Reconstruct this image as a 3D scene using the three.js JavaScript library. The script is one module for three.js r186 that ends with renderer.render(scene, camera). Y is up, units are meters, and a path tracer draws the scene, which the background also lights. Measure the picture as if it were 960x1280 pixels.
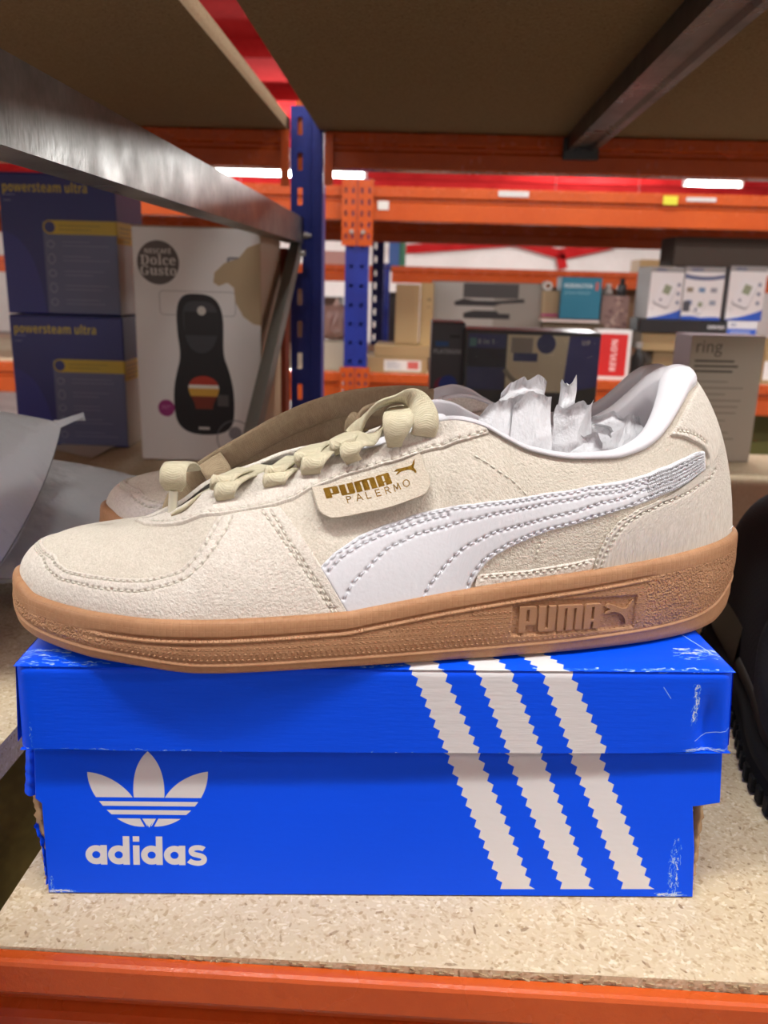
import * as THREE from 'three';
import { RoundedBoxGeometry } from 'three/addons/geometries/RoundedBoxGeometry.js';
import { mergeGeometries, mergeVertices } from 'three/addons/utils/BufferGeometryUtils.js';
import { RectAreaLightUniformsLib } from 'three/addons/lights/RectAreaLightUniformsLib.js';

// ---------------------------------------------------------------- camera, lamps, exposure
const S = 0.95;                                  // height of the shelf that carries the shoe box
const scene = new THREE.Scene();
scene.background = new THREE.Color(0x000000);    // a closed warehouse: nothing of the sky is seen
const camera = new THREE.PerspectiveCamera(THREE.MathUtils.radToDeg(2 * Math.atan(640 / 1060)), 960 / 1280, 0.01, 60);
camera.position.set(0, S + 0.25, 0);
{ const [pitch, yaw, roll] = [-.26788,.02717,.02799]; camera.rotation.set(pitch, yaw, roll, 'YXZ'); }
camera.focus = 0.35;
camera.userData.fStop = camera.getFocalLength() / 2.0;   // an opening of 2 mm, as in a phone
const renderer = new THREE.WebGLRenderer({ antialias: true });
renderer.toneMapping = THREE.LinearToneMapping;
renderer.toneMappingExposure = 1.17;
renderer.shadowMap.enabled = true;
RectAreaLightUniformsLib.init();
// fluorescent battens of the warehouse, later ones unseen and added for fill: [x, height, z, length, brightness downwards, brightness all round]
const tubeAt = (a, b) => [(a[0] + b[0]) / 2, S + (a[1] + b[1]) / 2, a[2], b[0] - a[0], 40], LAMPA = tubeAt(...[[-2.0102,1.2395,-8.9],[-.5312,1.2368,-8.9]]), LAMPB = tubeAt(...[[2.6085,1.2513,-8.9],[3.1182,1.2413,-8.9]]);
const LAMPS = [
  [-0.35, 2.62, 0.13, 1.5, 66, 0.06], [1.65, 2.62, 0.13, 1.5, 46, 0.08], [-2.35, 2.62, 0.13, 1.5, 46, 0.08],
  [-2.2, 2.62, -1.95, 1.5, 34, 0.8], [0.5, 2.62, -1.95, 1.5, 34, 0.8], [2.8, 2.62, -1.95, 1.5, 34, 0.8],
  [...LAMPA, 8], [...LAMPB, 8], [3.4, 2.35, -5.2, 1.5, 40, 2], [-3.6, 2.35, -5.2, 1.5, 40, 2],
  [-3.2, 2.2, -13.2, 1.5, 40, 9], [2.6, 2.2, -13.2, 1.5, 40, 9],  // unseen lamps added to brighten the far white wall
  [-4.7, 2.6, 1.0, 1.5, 56, 6], [4.7, 2.6, 1.0, 1.5, 56, 6],  // unseen lamps added at both ends to lift the shelf interior
  [-1.4, 2.5, 3.3, 1.5, 9, 0.3], [1.2, 2.5, 3.3, 1.5, 9, 0.3],  // unseen lamps added behind the viewer as front fill
];
const LAMP_COLOUR = new THREE.Color().setRGB(0.975, 1, 0.985);

// ---------------------------------------------------------------- helpers
const TAU = Math.PI * 2, V = (x, y, z) => new THREE.Vector3(x, y, z), lerp = (a, b, t) => a + (b - a) * t, clamp = THREE.MathUtils.clamp, smooth = THREE.MathUtils.smoothstep;
function rng(seed) { let a = seed >>> 0; return () => { a = (a + 0x6d2b79f5) | 0; let t = Math.imul(a ^ (a >>> 15), 1 | a); t = (t + Math.imul(t ^ (t >>> 7), 61 | t)) ^ t; return ((t ^ (t >>> 14)) >>> 0) / 4294967296; }; }
const used = {};
const numbered = (n) => { used[n] = (used[n] ?? -1) + 1; return used[n] ? `${n}_${String(used[n]).padStart(3, '0')}` : n; };
const tag = (o, label, category, group) => { o.userData.label = label; o.userData.category = category; o.userData.kind = 'thing'; if (group) o.userData.group = group; return o; };
function thing(name, label, category, group, pos = [0, 0, 0], turn = 0) { const o = new THREE.Group(); o.name = numbered(name); o.position.set(...pos); o.rotation.y = turn; scene.add(o); return tag(o, label, category, group); }
function put(name, geometry, material, parent = scene) { const m = new THREE.Mesh(Array.isArray(geometry) ? join(geometry) : geometry, material); m.name = parent === scene ? numbered(name) : name; parent.add(m); return m; }
const structure = (name, g, m) => { const o = put(name, g, m); o.name = name; o.userData.kind = 'structure'; return o; };
function join(list) {
  list = list.map((g) => { g = g.index ? g.toNonIndexed() : g; for (const k of Object.keys(g.attributes)) if (!['position', 'normal', 'uv'].includes(k)) g.deleteAttribute(k); g.groups = []; return g; });
  return list.length === 1 ? list[0] : mergeGeometries(list);
}
function metricUV(g) {                           // box-like pieces: uv in metres by the face's direction
  const p = g.attributes.position, n = g.attributes.normal, uv = new Float32Array(p.count * 2);
  for (let i = 0; i < p.count; i++) {
    const ax = Math.abs(n.getX(i)), ay = Math.abs(n.getY(i)), az = Math.abs(n.getZ(i)), x = p.getX(i), y = p.getY(i), z = p.getZ(i);
    const [a, b] = ax > ay && ax > az ? [z, y] : ay > az ? [x, z] : [x, y];
    uv[2 * i] = a; uv[2 * i + 1] = b;
  }
  g.setAttribute('uv', new THREE.BufferAttribute(uv, 2));
  return g;
}
const box = (w, h, d, x = 0, y = 0, z = 0) => metricUV(new THREE.BoxGeometry(w, h, d).translate(x, y, z));
const rbox = (w, h, d, r, x = 0, y = 0, z = 0) => metricUV(new RoundedBoxGeometry(w, h, d, 2, Math.min(r, w / 2.1, h / 2.1, d / 2.1)).translate(x, y, z));
function grid(nu, nv, f, close = false) {        // a sheet from f(u, v) -> [x, y, z, U, V]
  const pos = [], uv = [], idx = [];
  for (let j = 0; j <= nv; j++) for (let i = 0; i <= nu; i++) { const p = f(i / nu, j / nv, i, j); pos.push(p[0], p[1], p[2]); uv.push(p[3] ?? i / nu, p[4] ?? j / nv); }
  for (let j = 0; j < nv; j++) for (let i = 0; i < nu; i++) { const a = j * (nu + 1) + i, b = a + 1, c = a + nu + 1, d = c + 1; idx.push(a, b, d, a, d, c); }
  const g = new THREE.BufferGeometry();
  g.setAttribute('position', new THREE.Float32BufferAttribute(pos, 3)); g.setAttribute('uv', new THREE.Float32BufferAttribute(uv, 2)); g.setIndex(idx); g.computeVertexNormals();
  return g;
}
const flip = (g) => { const i = g.index.array; for (let k = 0; k < i.length; k += 3) { const t = i[k]; i[k] = i[k + 1]; i[k + 1] = t; } g.computeVertexNormals(); return g; };
function spline(pts) {                           // smooth line through points of any dimension, by equal steps of length
  const n = pts.length, D = pts[0].length, dense = [];
  for (let i = 0; i < n - 1; i++) for (let k = 0; k < 16; k++) {
    const t = k / 16, a = pts[Math.max(i - 1, 0)], b = pts[i], c = pts[i + 1], d = pts[Math.min(i + 2, n - 1)];
    dense.push(Array.from({ length: D }, (_, q) => b[q] + 0.5 * t * (c[q] - a[q] + t * (2 * a[q] - 5 * b[q] + 4 * c[q] - d[q] + t * (3 * (b[q] - c[q]) + d[q] - a[q])))));
  }
  dense.push(pts[n - 1]);
  return byLength(dense);
}
function byLength(dense, scale = [1, 1, 1, 1]) {
  const run = [0];
  for (let i = 1; i < dense.length; i++) run.push(run[i - 1] + Math.hypot(...dense[i].map((c, q) => (c - dense[i - 1][q]) * (scale[q] ?? 1))));
  const f = (t) => { const L = clamp(t, 0, 1) * run.at(-1); let lo = 0, hi = run.length - 2; while (lo < hi) { const m = (lo + hi + 1) >> 1; if (run[m] <= L) lo = m; else hi = m - 1; } const k = (L - run[lo]) / (run[lo + 1] - run[lo] || 1); return dense[lo].map((c, q) => c + (dense[lo + 1][q] - c) * k); };
  f.length_ = run.at(-1);
  return f;
}
function extrude(shape, depth, opt = {}) { return new THREE.ExtrudeGeometry(shape, { depth, bevelEnabled: false, curveSegments: 8, ...opt }); }
const poly = (pts, holes = []) => { const s = new THREE.Shape(pts.map((p) => new THREE.Vector2(...p))); for (const h of holes) s.holes.push(new THREE.Path(h.map((p) => new THREE.Vector2(...p)))); return s; };
function tube(pts, r, seg = 24, rad = 8) { return new THREE.TubeGeometry(new THREE.CatmullRomCurve3(pts.map((p) => (p.isVector3 ? p : V(...p)))), seg, r, rad); }
// a flat woven strap along points; side(t) is the direction of its width
function ribbon(pts, side, width, thick, seg = 60) {
  const at = spline(pts), P = [], U = [], I = [], cs = 14, w = typeof width === 'function' ? width : () => width;
  for (let i = 0; i <= seg; i++) {
    const t = i / seg, p = at(t), a = at(Math.max(t - 0.01, 0)), b = at(Math.min(t + 0.01, 1)), T = V(b[0] - a[0], b[1] - a[1], b[2] - a[2]).normalize(), sd = side(t), B = V(...sd).addScaledVector(T, -V(...sd).dot(T)).normalize(), N = V().crossVectors(T, B);
    for (let k = 0; k <= cs; k++) {
      const th = (k / cs) * TAU, c = Math.cos(th), s = Math.sin(th), ca = Math.sign(c) * Math.pow(Math.abs(c), 0.45) * w(t) * 0.5, sa = Math.sign(s) * Math.pow(Math.abs(s), 0.7) * thick * 0.5;
      P.push(p[0] + B.x * ca + N.x * sa, p[1] + B.y * ca + N.y * sa, p[2] + B.z * ca + N.z * sa); U.push(t * at.length_, (k <= cs / 2 ? 1 - (4 * k) / cs : (4 * k) / cs - 3) * w(t) * 0.5);
    }
  }
  for (let i = 0; i < seg; i++) for (let k = 0; k < cs; k++) { const a = i * (cs + 1) + k, b = a + 1, c = a + cs + 1, d = c + 1; I.push(a, b, d, a, d, c); }
  for (const [r, s] of [[0, 1], [seg, -1]]) for (let k = 1; k < cs - 1; k++) { const o = r * (cs + 1); s > 0 ? I.push(o, o + k + 1, o + k) : I.push(o, o + k, o + k + 1); }
  const g = new THREE.BufferGeometry();
  g.setAttribute('position', new THREE.Float32BufferAttribute(P, 3)); g.setAttribute('uv', new THREE.Float32BufferAttribute(U, 2)); g.setIndex(I); g.computeVertexNormals();
  return g;
}
// ---------------------------------------------------------------- textures
function noiseField(N, octaves, seed) {          // repeats at its edges; 0..1
  const out = new Float32Array(N * N);
  octaves.forEach(([f, amp, fy = f], o) => {
    const r = rng(seed * 97 + o * 131 + f), g = Float32Array.from({ length: f * fy }, r), e = (t) => t * t * (3 - 2 * t);
    for (let y = 0; y < N; y++) { const gy = (y / N) * fy, y0 = Math.floor(gy), ty = e(gy - y0), r0 = (y0 % fy) * f, r1 = ((y0 + 1) % fy) * f;
      for (let x = 0; x < N; x++) { const gx = (x / N) * f, x0 = Math.floor(gx), tx = e(gx - x0), xa = x0 % f, xb = (x0 + 1) % f; out[y * N + x] += amp * (lerp(lerp(g[r0 + xa], g[r0 + xb], tx), lerp(g[r1 + xa], g[r1 + xb], tx), ty) - 0.5); } }
  });
  let lo = Infinity, hi = -Infinity; for (const v of out) { lo = Math.min(lo, v); hi = Math.max(hi, v); }
  return out.map((v) => (v - lo) / (hi - lo));
}
function dataTex(N, fill, srgb, perMetre) {
  const d = new Uint8Array(N * N * 4);
  for (let i = 0; i < N * N; i++) { const c = fill(i, i % N, Math.floor(i / N)); d[4 * i] = clamp(c[0], 0, 255); d[4 * i + 1] = clamp(c[1], 0, 255); d[4 * i + 2] = clamp(c[2], 0, 255); d[4 * i + 3] = 255; }
  const t = new THREE.DataTexture(d, N, N); t.wrapS = t.wrapT = THREE.RepeatWrapping; t.magFilter = THREE.LinearFilter; t.minFilter = THREE.LinearMipmapLinearFilter; t.generateMipmaps = true;
  if (srgb) t.colorSpace = THREE.SRGBColorSpace; if (perMetre) t.repeat.set(perMetre, perMetre); t.needsUpdate = true; return t;
}
const field = (N, oct, seed, perMetre, lo = 0, hi = 255) => { const f = noiseField(N, oct, seed); return dataTex(N, (i) => { const v = lerp(lo, hi, f[i]); return [v, v, v]; }, false, perMetre); };
const tint = (N, oct, seed, perMetre, a, b) => { const f = noiseField(N, oct, seed); return dataTex(N, (i) => a.map((c, k) => lerp(c, b[k], f[i])), true, perMetre); };
function canvasTex(w, h, draw, { repeat, srgb = true } = {}) {
  const c = document.createElement('canvas'); c.width = w; c.height = h; const x = c.getContext('2d'); draw(x, w, h);
  const t = new THREE.CanvasTexture(c); if (srgb) t.colorSpace = THREE.SRGBColorSpace; t.wrapS = t.wrapT = repeat ? THREE.RepeatWrapping : THREE.ClampToEdgeWrapping; if (repeat) t.repeat.set(repeat, repeat); t.magFilter = THREE.LinearFilter; t.anisotropy = 8; return t;
}
const std = (o) => new THREE.MeshStandardMaterial({ side: THREE.DoubleSide, ...o }), phys = (o) => new THREE.MeshPhysicalMaterial({ side: THREE.DoubleSide, ...o });
const fineGrain = field(256, [[128, 1], [64, .6]], 3, 60), paintPeel = field(256, [[32, .6], [90, .5]], 4, 30), smudge = field(256, [[6, 1], [14, .7], [40, .4]], 5, 4, 110, 200), wideSmudge = field(256, [[4, 1], [9, .7], [30, .4]], 6, 1.2, 90, 190);
const suedeBump = field(512, [[70, 1], [130, .9], [256, .6]], 7, 16);
const suedeMap = (a, b, seed) => tint(512, [[8, .25], [60, .6], [140, 1], [256, .8]], seed, 15, a, b);
const M = {
  suede: phys({ map: suedeMap([193, 184, 171], [224, 217, 206], 11), bumpMap: suedeBump, bumpScale: 0.00042, roughness: 1, sheen: 0.25, sheenColor: new THREE.Color(0xe8dcc6), sheenRoughness: 0.6, specularIntensity: 0.1 }),
  suedeShaded: phys({ map: suedeMap([186, 177, 160], [218, 210, 197], 12), bumpMap: suedeBump, bumpScale: 0.0004, roughness: 1, specularIntensity: 0.1 }),  // same suede, slightly darker and yellower: shade on the quarter kept in colour
  suedeTag: phys({ map: suedeMap([177, 166, 149], [206, 195, 178], 13), bumpMap: suedeBump, bumpScale: 0.00035, roughness: 1, specularIntensity: 0.1 }),
  leather: phys({ color: 0xcfcfd2, bumpMap: field(512, [[40, 1], [90, .7], [200, .3]], 8, 12), bumpScale: 0.00012, roughness: 0.5, specularIntensity: 0.5 }),
  lining: phys({ color: 0xdcd9dc, bumpMap: fineGrain, bumpScale: 0.0001, roughness: 0.6, specularIntensity: 0.35 }),
  thread: std({ color: 0xcfcabb, roughness: 0.8 }), whiteThread: std({ color: 0xc6c6cc, roughness: 0.7 }),
  gold: std({ color: 0x9a7428, metalness: 0.9, roughness: 0.32, bumpMap: fineGrain, bumpScale: 0.00012 }),
  orange: phys({ map: tint(256, [[5, .7], [40, .3], [120, .3]], 21, 3, [182, 74, 26], [198, 88, 34]), roughness: 0.42, bumpMap: paintPeel, bumpScale: 0.00006, roughnessMap: smudge }),
  blue: phys({ map: tint(256, [[5, .7], [60, .4]], 22, 4, [14, 32, 118], [22, 44, 140]), roughness: 0.45, bumpMap: paintPeel, bumpScale: 0.00006 }),
  steel: std({ map: tint(256, [[10, .7], [24, .7], [70, .5]], 23, 6, [104, 102, 98], [138, 135, 130]), metalness: 0.7, roughness: 0.55, roughnessMap: smudge, bumpMap: field(256, [[40, .6], [120, .5, 20]], 24, 8), bumpScale: 0.0001 }),
  darkSteel: std({ color: 0x4a4a4c, metalness: 0.6, roughness: 0.5, roughnessMap: smudge }),
  bolt: std({ color: 0xb8b8b4, metalness: 0.9, roughness: 0.35 }),
  chip: null,
  kraft: std({ map: tint(256, [[8, .5], [30, .5], [128, .6, 60]], 25, 3, [160, 130, 92], [184, 154, 114]), roughness: 0.9, bumpMap: fineGrain, bumpScale: 0.0001 }),
  concrete: std({ map: tint(512, [[5, .8], [20, .6], [90, .5]], 26, 0.7, [112, 110, 106], [150, 147, 141]), roughness: 0.75 }),
  wall: std({ map: tint(256, [[4, .6], [40, .3]], 27, 0.6, [222, 220, 214], [236, 234, 229]), roughness: 0.8 }),
  redRoof: phys({ specularIntensity: 0.05, map: tint(256, [[6, .6], [60, .3]], 28, 0.8, [168, 34, 36], [190, 48, 48]), roughness: 1, }),
  black: std({ color: 0x0d0d0e, roughness: 0.6 }),
};
function chipTexture() {
  const r = rng(41), N = 1024;
  const paint = (bump) => (x) => {
    x.fillStyle = bump ? '#777' : '#cdb999'; x.fillRect(0, 0, N, N);
    const tones = ['#d6c3a2', '#cbb693', '#e3d3b4', '#c2ab89', '#b59c79', '#cbb592', '#e2d5bc', '#d6c5a8', '#c7b190', '#a98e6a'];
    const q = rng(42);
    for (let i = 0; i < 30000; i++) {
      const cx = q() * N, cy = q() * N, l = 2 + q() * q() * 11, w = 1.1 + q() * 3, a = q() * Math.PI, tone = q() < 0.012 ? '#7d6246' : tones[Math.floor(q() * tones.length)], g = Math.floor(80 + q() * 150), al = 0.35 + q() * 0.55;
      x.globalAlpha = al; x.fillStyle = bump ? `rgb(${g},${g},${g})` : tone;
      for (const ox of [-N, 0, N]) for (const oy of [-N, 0, N]) { const px = cx + ox, py = cy + oy; if (px < -24 || py < -24 || px > N + 24 || py > N + 24) continue; x.save(); x.translate(px, py); x.rotate(a); x.beginPath(); x.moveTo(-l, -w * 0.3); x.lineTo(-l * 0.2, -w); x.lineTo(l, -w * 0.5); x.lineTo(l * 0.6, w * 0.7); x.lineTo(-l * 0.7, w); x.closePath(); x.fill(); x.restore(); }
    }
    x.globalAlpha = 1;
  };
  return [canvasTex(N, N, paint(false), { repeat: 1 / 0.24 }), canvasTex(N, N, paint(true), { repeat: 1 / 0.24, srgb: false })];
}
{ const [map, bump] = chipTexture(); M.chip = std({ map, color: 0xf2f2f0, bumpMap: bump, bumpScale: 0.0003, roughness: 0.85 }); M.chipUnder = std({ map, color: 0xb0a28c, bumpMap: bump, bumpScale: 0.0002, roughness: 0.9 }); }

// ---- shoe form, in the shoe's own axes: s from toe tip to heel, h above the ground, w outwards
const curve1 = (pts) => {                       // smooth monotone interpolation through [x, y]
  const n = pts.length, d = [], m = [];
  for (let i = 0; i < n - 1; i++) d.push((pts[i + 1][1] - pts[i][1]) / (pts[i + 1][0] - pts[i][0]));
  for (let i = 0; i < n; i++) m.push(i === 0 ? d[0] : i === n - 1 ? d[n - 2] : d[i - 1] * d[i] <= 0 ? 0 : (2 * d[i - 1] * d[i]) / (d[i - 1] + d[i]));
  return (x) => {
    if (x <= pts[0][0]) return pts[0][1];
    if (x >= pts[n - 1][0]) return pts[n - 1][1];
    let i = 0; while (x > pts[i + 1][0]) i++;
    const g = pts[i + 1][0] - pts[i][0], t = (x - pts[i][0]) / g, a = t * t * t, b = t * t;
    return (2 * a - 3 * b + 1) * pts[i][1] + (a - 2 * b + t) * g * m[i] + (3 * b - 2 * a) * pts[i + 1][1] + (a - b) * g * m[i + 1];
  };
};
const LEN = 0.319;
const OUT = [
  [[0, 0], [.0015, .008], [.0055, .0168], [.012, .0245], [.0205, .032], [.03, .0387], [.04, .0446], [.06, .0525], [.08, .0561], [.1, .0566], [.125, .0553], [.15, .0538], [.175, .052], [.2, .0503], [.23, .0474], [.26, .0421], [.28, .0362], [.295, .0292], [.305, .0224], [.313, .0145], [.3175, .0075], [.319, 0]],
  [[0, 0], [.0012, .007], [.005, .0145], [.011, .0205], [.02, .027], [.03, .032], [.04, .036], [.06, .042], [.08, .0455], [.1, .0462], [.125, .044], [.15, .0405], [.175, .0375], [.2, .0365], [.23, .0368], [.26, .036], [.28, .0328], [.295, .0275], [.305, .0218], [.313, .0142], [.3175, .0073], [.319, 0]],
].map((half) => {                               // each half outline as points at equal steps along it
  const p = [[half[1][0], -half[1][1]], ...half, [half.at(-2)[0], -half.at(-2)[1]]], dense = [];
  for (let i = 1; i < p.length - 2; i++) for (let k = 0; k < 24; k++) {
    const t = k / 24, q = [0, 1].map((c) => { const [a, b, e, f] = [p[i - 1][c], p[i][c], p[i + 1][c], p[i + 2][c]]; return b + 0.5 * t * (e - a + t * (2 * a - 5 * b + 4 * e - f + t * (3 * (b - e) + f - a))); });
    dense.push([q[0], Math.max(q[1], 0)]);
  }
  dense.push([LEN, 0]);
  const run = [0];
  for (let i = 1; i < dense.length; i++) run.push(run[i - 1] + Math.hypot(dense[i][0] - dense[i - 1][0], dense[i][1] - dense[i - 1][1]));
  const N = 600, out = [];
  for (let k = 0, i = 0; k <= N; k++) {
    const L = (run.at(-1) * k) / N;
    while (i < run.length - 2 && run[i + 1] < L) i++;
    const t = (L - run[i]) / (run[i + 1] - run[i] || 1);
    out.push([dense[i][0] + (dense[i + 1][0] - dense[i][0]) * t, dense[i][1] + (dense[i + 1][1] - dense[i][1]) * t]);
  }
  out.total = run.at(-1);
  return out;
});
// a place on the outline: tau 0 at the toe tip, 1 at the heel, 2 at the toe again; 0..1 is the outer side
const halfOf = (tau) => { tau = ((tau % 2) + 2) % 2; return tau <= 1 ? [0, tau, 1] : [1, 2 - tau, -1]; };
function outline(tau, inset = 0) {
  const [k, t, sg] = halfOf(tau), o = OUT[k], x = Math.min(Math.max(t, 0), 1) * 600, i = Math.min(Math.floor(x), 599), f = x - i;
  const at = (j) => j < 0 ? [o[-j][0], -o[-j][1]] : j > 600 ? [o[1200 - j][0], -o[1200 - j][1]] : o[j];
  const a = at(i), b = at(i + 1), p = [a[0] + (b[0] - a[0]) * f, a[1] + (b[1] - a[1]) * f];
  const tan = (j) => { const u = at(j - 3), v = at(j + 3); return [v[0] - u[0], v[1] - u[1]]; }, ta = tan(i), tb = tan(i + 1), tx = ta[0] + (tb[0] - ta[0]) * f, tw = ta[1] + (tb[1] - ta[1]) * f, l = Math.hypot(tx, tw);
  const n = [-tw / l, tx / l];                  // outwards, on the half's own side
  return { s: p[0] - n[0] * inset, w: (p[1] - n[1] * inset) * sg, ns: n[0], nw: n[1] * sg, arc: t * o.total, base: p[0] };
}
const seatHeight = curve1([[0, .0245], [.0055, .0233], [.012, .0205], [.028, .02], [.06, .0199], [.1, .0204], [.133, .0211], [.142, .0224], [.16, .0251], [.18, .0279], [.2055, .0308], [.2327, .0331], [.262, .0356], [.292, .0377], [.319, .0387]]);
const groundGap = curve1([[0, .0085], [.006, .0052], [.015, .0034], [.03, .0026], [.055, .0018], [.08, 0], [.285, 0], [.3, .0006], [.31, .003], [.319, .0048]]);
const TOP = [                                    // place on the outline (its s) -> the top line's s, h, w
  [0, .040, .0434, 0], [.012, .0425, .0438, 0], [.03, .048, .0444, 0], [.05, .056, .0452, 0], [.063, .0625, .0477, .0022],
  [.073, .070, .0517, .0055], [.082, .0805, .059, .0095], [.1, .1, .0661, .012], [.113, .1133, .0712, .014], [.132, .1335, .0756, .016], [.152, .1535, .0811, .018], [.163, .164, .0866, .019], [.173, .1725, .0905, .0205],
  [.181, .1805, .0918, .0248], [.1885, .1887, .0902, .0278], [.2, .1985, .0853, .0312], [.213, .208, .0813, .0337], [.23, .2262, .0784, .0342], [.246, .2415, .0785, .0328], [.26, .2545, .0815, .0303], [.271, .2632, .0864, .0272], [.28, .2697, .0931, .0238], [.29, .276, .1005, .019], [.3, .281, .1044, .0135], [.31, .2865, .106, .007], [.319, .2895, .1065, 0],
];
const topS = curve1(TOP.map((r) => [r[0], r[1]])), topH = curve1(TOP.map((r) => [r[0], r[2]])), topW = curve1(TOP.map((r) => [r[0], r[3]]));
const domed = curve1([[0, 1], [.055, 1], [.075, .8], [.1, .55], [.14, .3], [.18, .15], [.24, .15], [.28, .35], [.319, .42]]);
const swell = curve1([[0, 0], [.05, .0005], [.1, .0028], [.16, .004], [.22, .0035], [.28, .0025], [.319, .0015]]);
const INSET = 0.0042;
function upperAt(tau, v) {                       // the upper's face: v 0 where it meets the sole, 1 at the top line
  const o = outline(tau, INSET), sg = halfOf(tau)[2], q = o.base, hb = seatHeight(q) - 0.001, k = domed(q), th = (v * Math.PI) / 2;
  const a = v + (1 - Math.cos(th) - v) * k, b = v + (Math.sin(th) - v) * k, out = swell(q) * Math.sin(Math.PI * Math.min(Math.max(v, 0), 1)), side = sg > 0 ? 1 : 0.92;
  const s1 = topS(q), w1 = topW(q) * sg * side, h1 = topH(q);
  return [o.s + (s1 - o.s) * a + o.ns * out, hb + (h1 - hb) * b, o.w + (w1 - o.w) * a + o.nw * out];
}
function upperNormal(tau, v) {
  const e = 4e-3, p = upperAt(tau - e, v), q = upperAt(tau + e, v), v0 = Math.max(v - 0.01, 0), v1 = Math.min(v + 0.01, 1), a = upperAt(tau, v0), b = upperAt(tau, v1);
  const x = [q[0] - p[0], q[1] - p[1], q[2] - p[2]], y = [b[0] - a[0], b[1] - a[1], b[2] - a[2]];
  const n = [x[1] * y[2] - x[2] * y[1], x[2] * y[0] - x[0] * y[2], x[0] * y[1] - x[1] * y[0]];
  const l = Math.hypot(...n) || 1;
  return n.map((c) => c / l);
}

// ---------------------------------------------------------------- the warehouse shell
structure('floor', box(18, 0.1, 22, 0, -0.05, -6), M.concrete);
structure('ceiling', box(18, 0.1, 22, 0, 2.85, -6), M.redRoof);
structure('wall_back', box(18, 2.9, 0.1, 0, 1.4, -16.95), M.wall);
structure('wall_front', box(18, 2.9, 0.1, 0, 1.4, 4.95), M.wall);
structure('wall_left', box(0.1, 2.9, 22, -8.95, 1.4, -6), M.wall);
structure('wall_right', box(0.1, 2.9, 22, 8.95, 1.4, -6), M.wall);
// red roof steel: purlins along the racks and the sloping members of the gable
const purlin = (z, y = 2.74, h = 0.12) => box(17.8, h, 0.06, 0, y, z);
[-1.15, -3.1, -5, -6.6, -8.1, -9.6, -11, -12.4, -13.8, -15.2].forEach((z, i) => structure('trim_' + (i + 1), purlin(z), M.redRoof));
function gable(n, a, b, thick) {                 // a sloping red member between two places
  const d = V(...b).sub(V(...a)), g = metricUV(new THREE.BoxGeometry(d.length(), thick, 0.08)); g.rotateZ(Math.atan2(d.y, d.x)); g.translate((a[0] + b[0]) / 2, (a[1] + b[1]) / 2 + S, (a[2] + b[2]) / 2); structure('trim_' + n, g, M.redRoof);
}
{ const p = [[-.2892,.791,-16.6],[1.861,.9888,-16.6],[2.6918,.7827,-16.6],[3.6325,1.0058,-16.6],[4.2356,1.0072,-16.6],[2.7723,.527,-16.6]];
  gable(11, p[0], p[1], 0.16); gable(12, p[1], p[2], 0.16); gable(13, p[2], p[3], 0.2); gable(14, p[3], p[4], 0.12); gable(15, p[2], p[5], 0.16); }
// fluorescent battens, with unseen ones added for fill
const lampNames = [
  'long fluorescent batten over the near aisle above the shelf front', 'fluorescent batten over the near aisle to the right', 'fluorescent batten over the near aisle to the left',
  'fluorescent batten over the second aisle to the left', 'fluorescent batten over the second aisle in the middle', 'fluorescent batten over the second aisle to the right',
  'long glowing fluorescent batten seen between the beams beside the blue upright', 'short glowing fluorescent tube under the red roof, above the yellow sticker on the beam', 'fluorescent batten over the third aisle in the middle', 'fluorescent batten over the third aisle to the left',
  'unseen batten added to brighten the far white wall, on the left', 'unseen batten added to brighten the far white wall, on the right',
  'unseen batten added far along the near aisle as shelf fill, to the left', 'unseen batten added far along the near aisle as shelf fill, to the right',
  'unseen batten added behind the viewer to fill the shelf, on the left', 'unseen batten added behind the viewer to fill the shelf, on the right',
];
LAMPS.forEach(([x, y, z, len, power, round], i) => {
  const t = thing('fluorescent_lamp', lampNames[i], 'lamp', undefined, [x, y, z]);
  put('housing', rbox(len + 0.06, 0.05, 0.09, 0.01, 0, 0.04, 0), std({ color: 0xe8e8e6, roughness: 0.5 }), t);
  put('tube', new THREE.CylinderGeometry(0.026, 0.026, len, 14).rotateZ(Math.PI / 2).translate(0, -0.012, 0), std({ color: 0xffffff, emissive: LAMP_COLOUR, emissiveIntensity: 6 }), t);
  for (const s of [-1, 1]) put('end_cap', rbox(0.03, 0.08, 0.07, 0.006, s * (len / 2 + 0.012), 0, 0), std({ color: 0xdcdcda, roughness: 0.5 }), t);
  for (const s of [-1, 1]) put('hanger', new THREE.CylinderGeometry(0.004, 0.004, 2.8 - y - 0.06, 6).translate(s * len * 0.4, (2.8 - y - 0.06) / 2 + 0.06, 0), M.bolt, t);
  const l = new THREE.RectAreaLight(LAMP_COLOUR, power, len, 0.1); l.position.set(0, -0.045, 0); l.lookAt(0, -10, 0); l.rotation.set(-Math.PI / 2, 0, 0); l.name = 'tube_light'; t.add(l);
  const p = new THREE.PointLight(LAMP_COLOUR, round * 2, 0, 2); p.position.set(0, -0.085, 0); p.shadow.radius = 5; p.castShadow = i < 6; p.name = 'tube_glow_light'; t.add(p);
});

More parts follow.
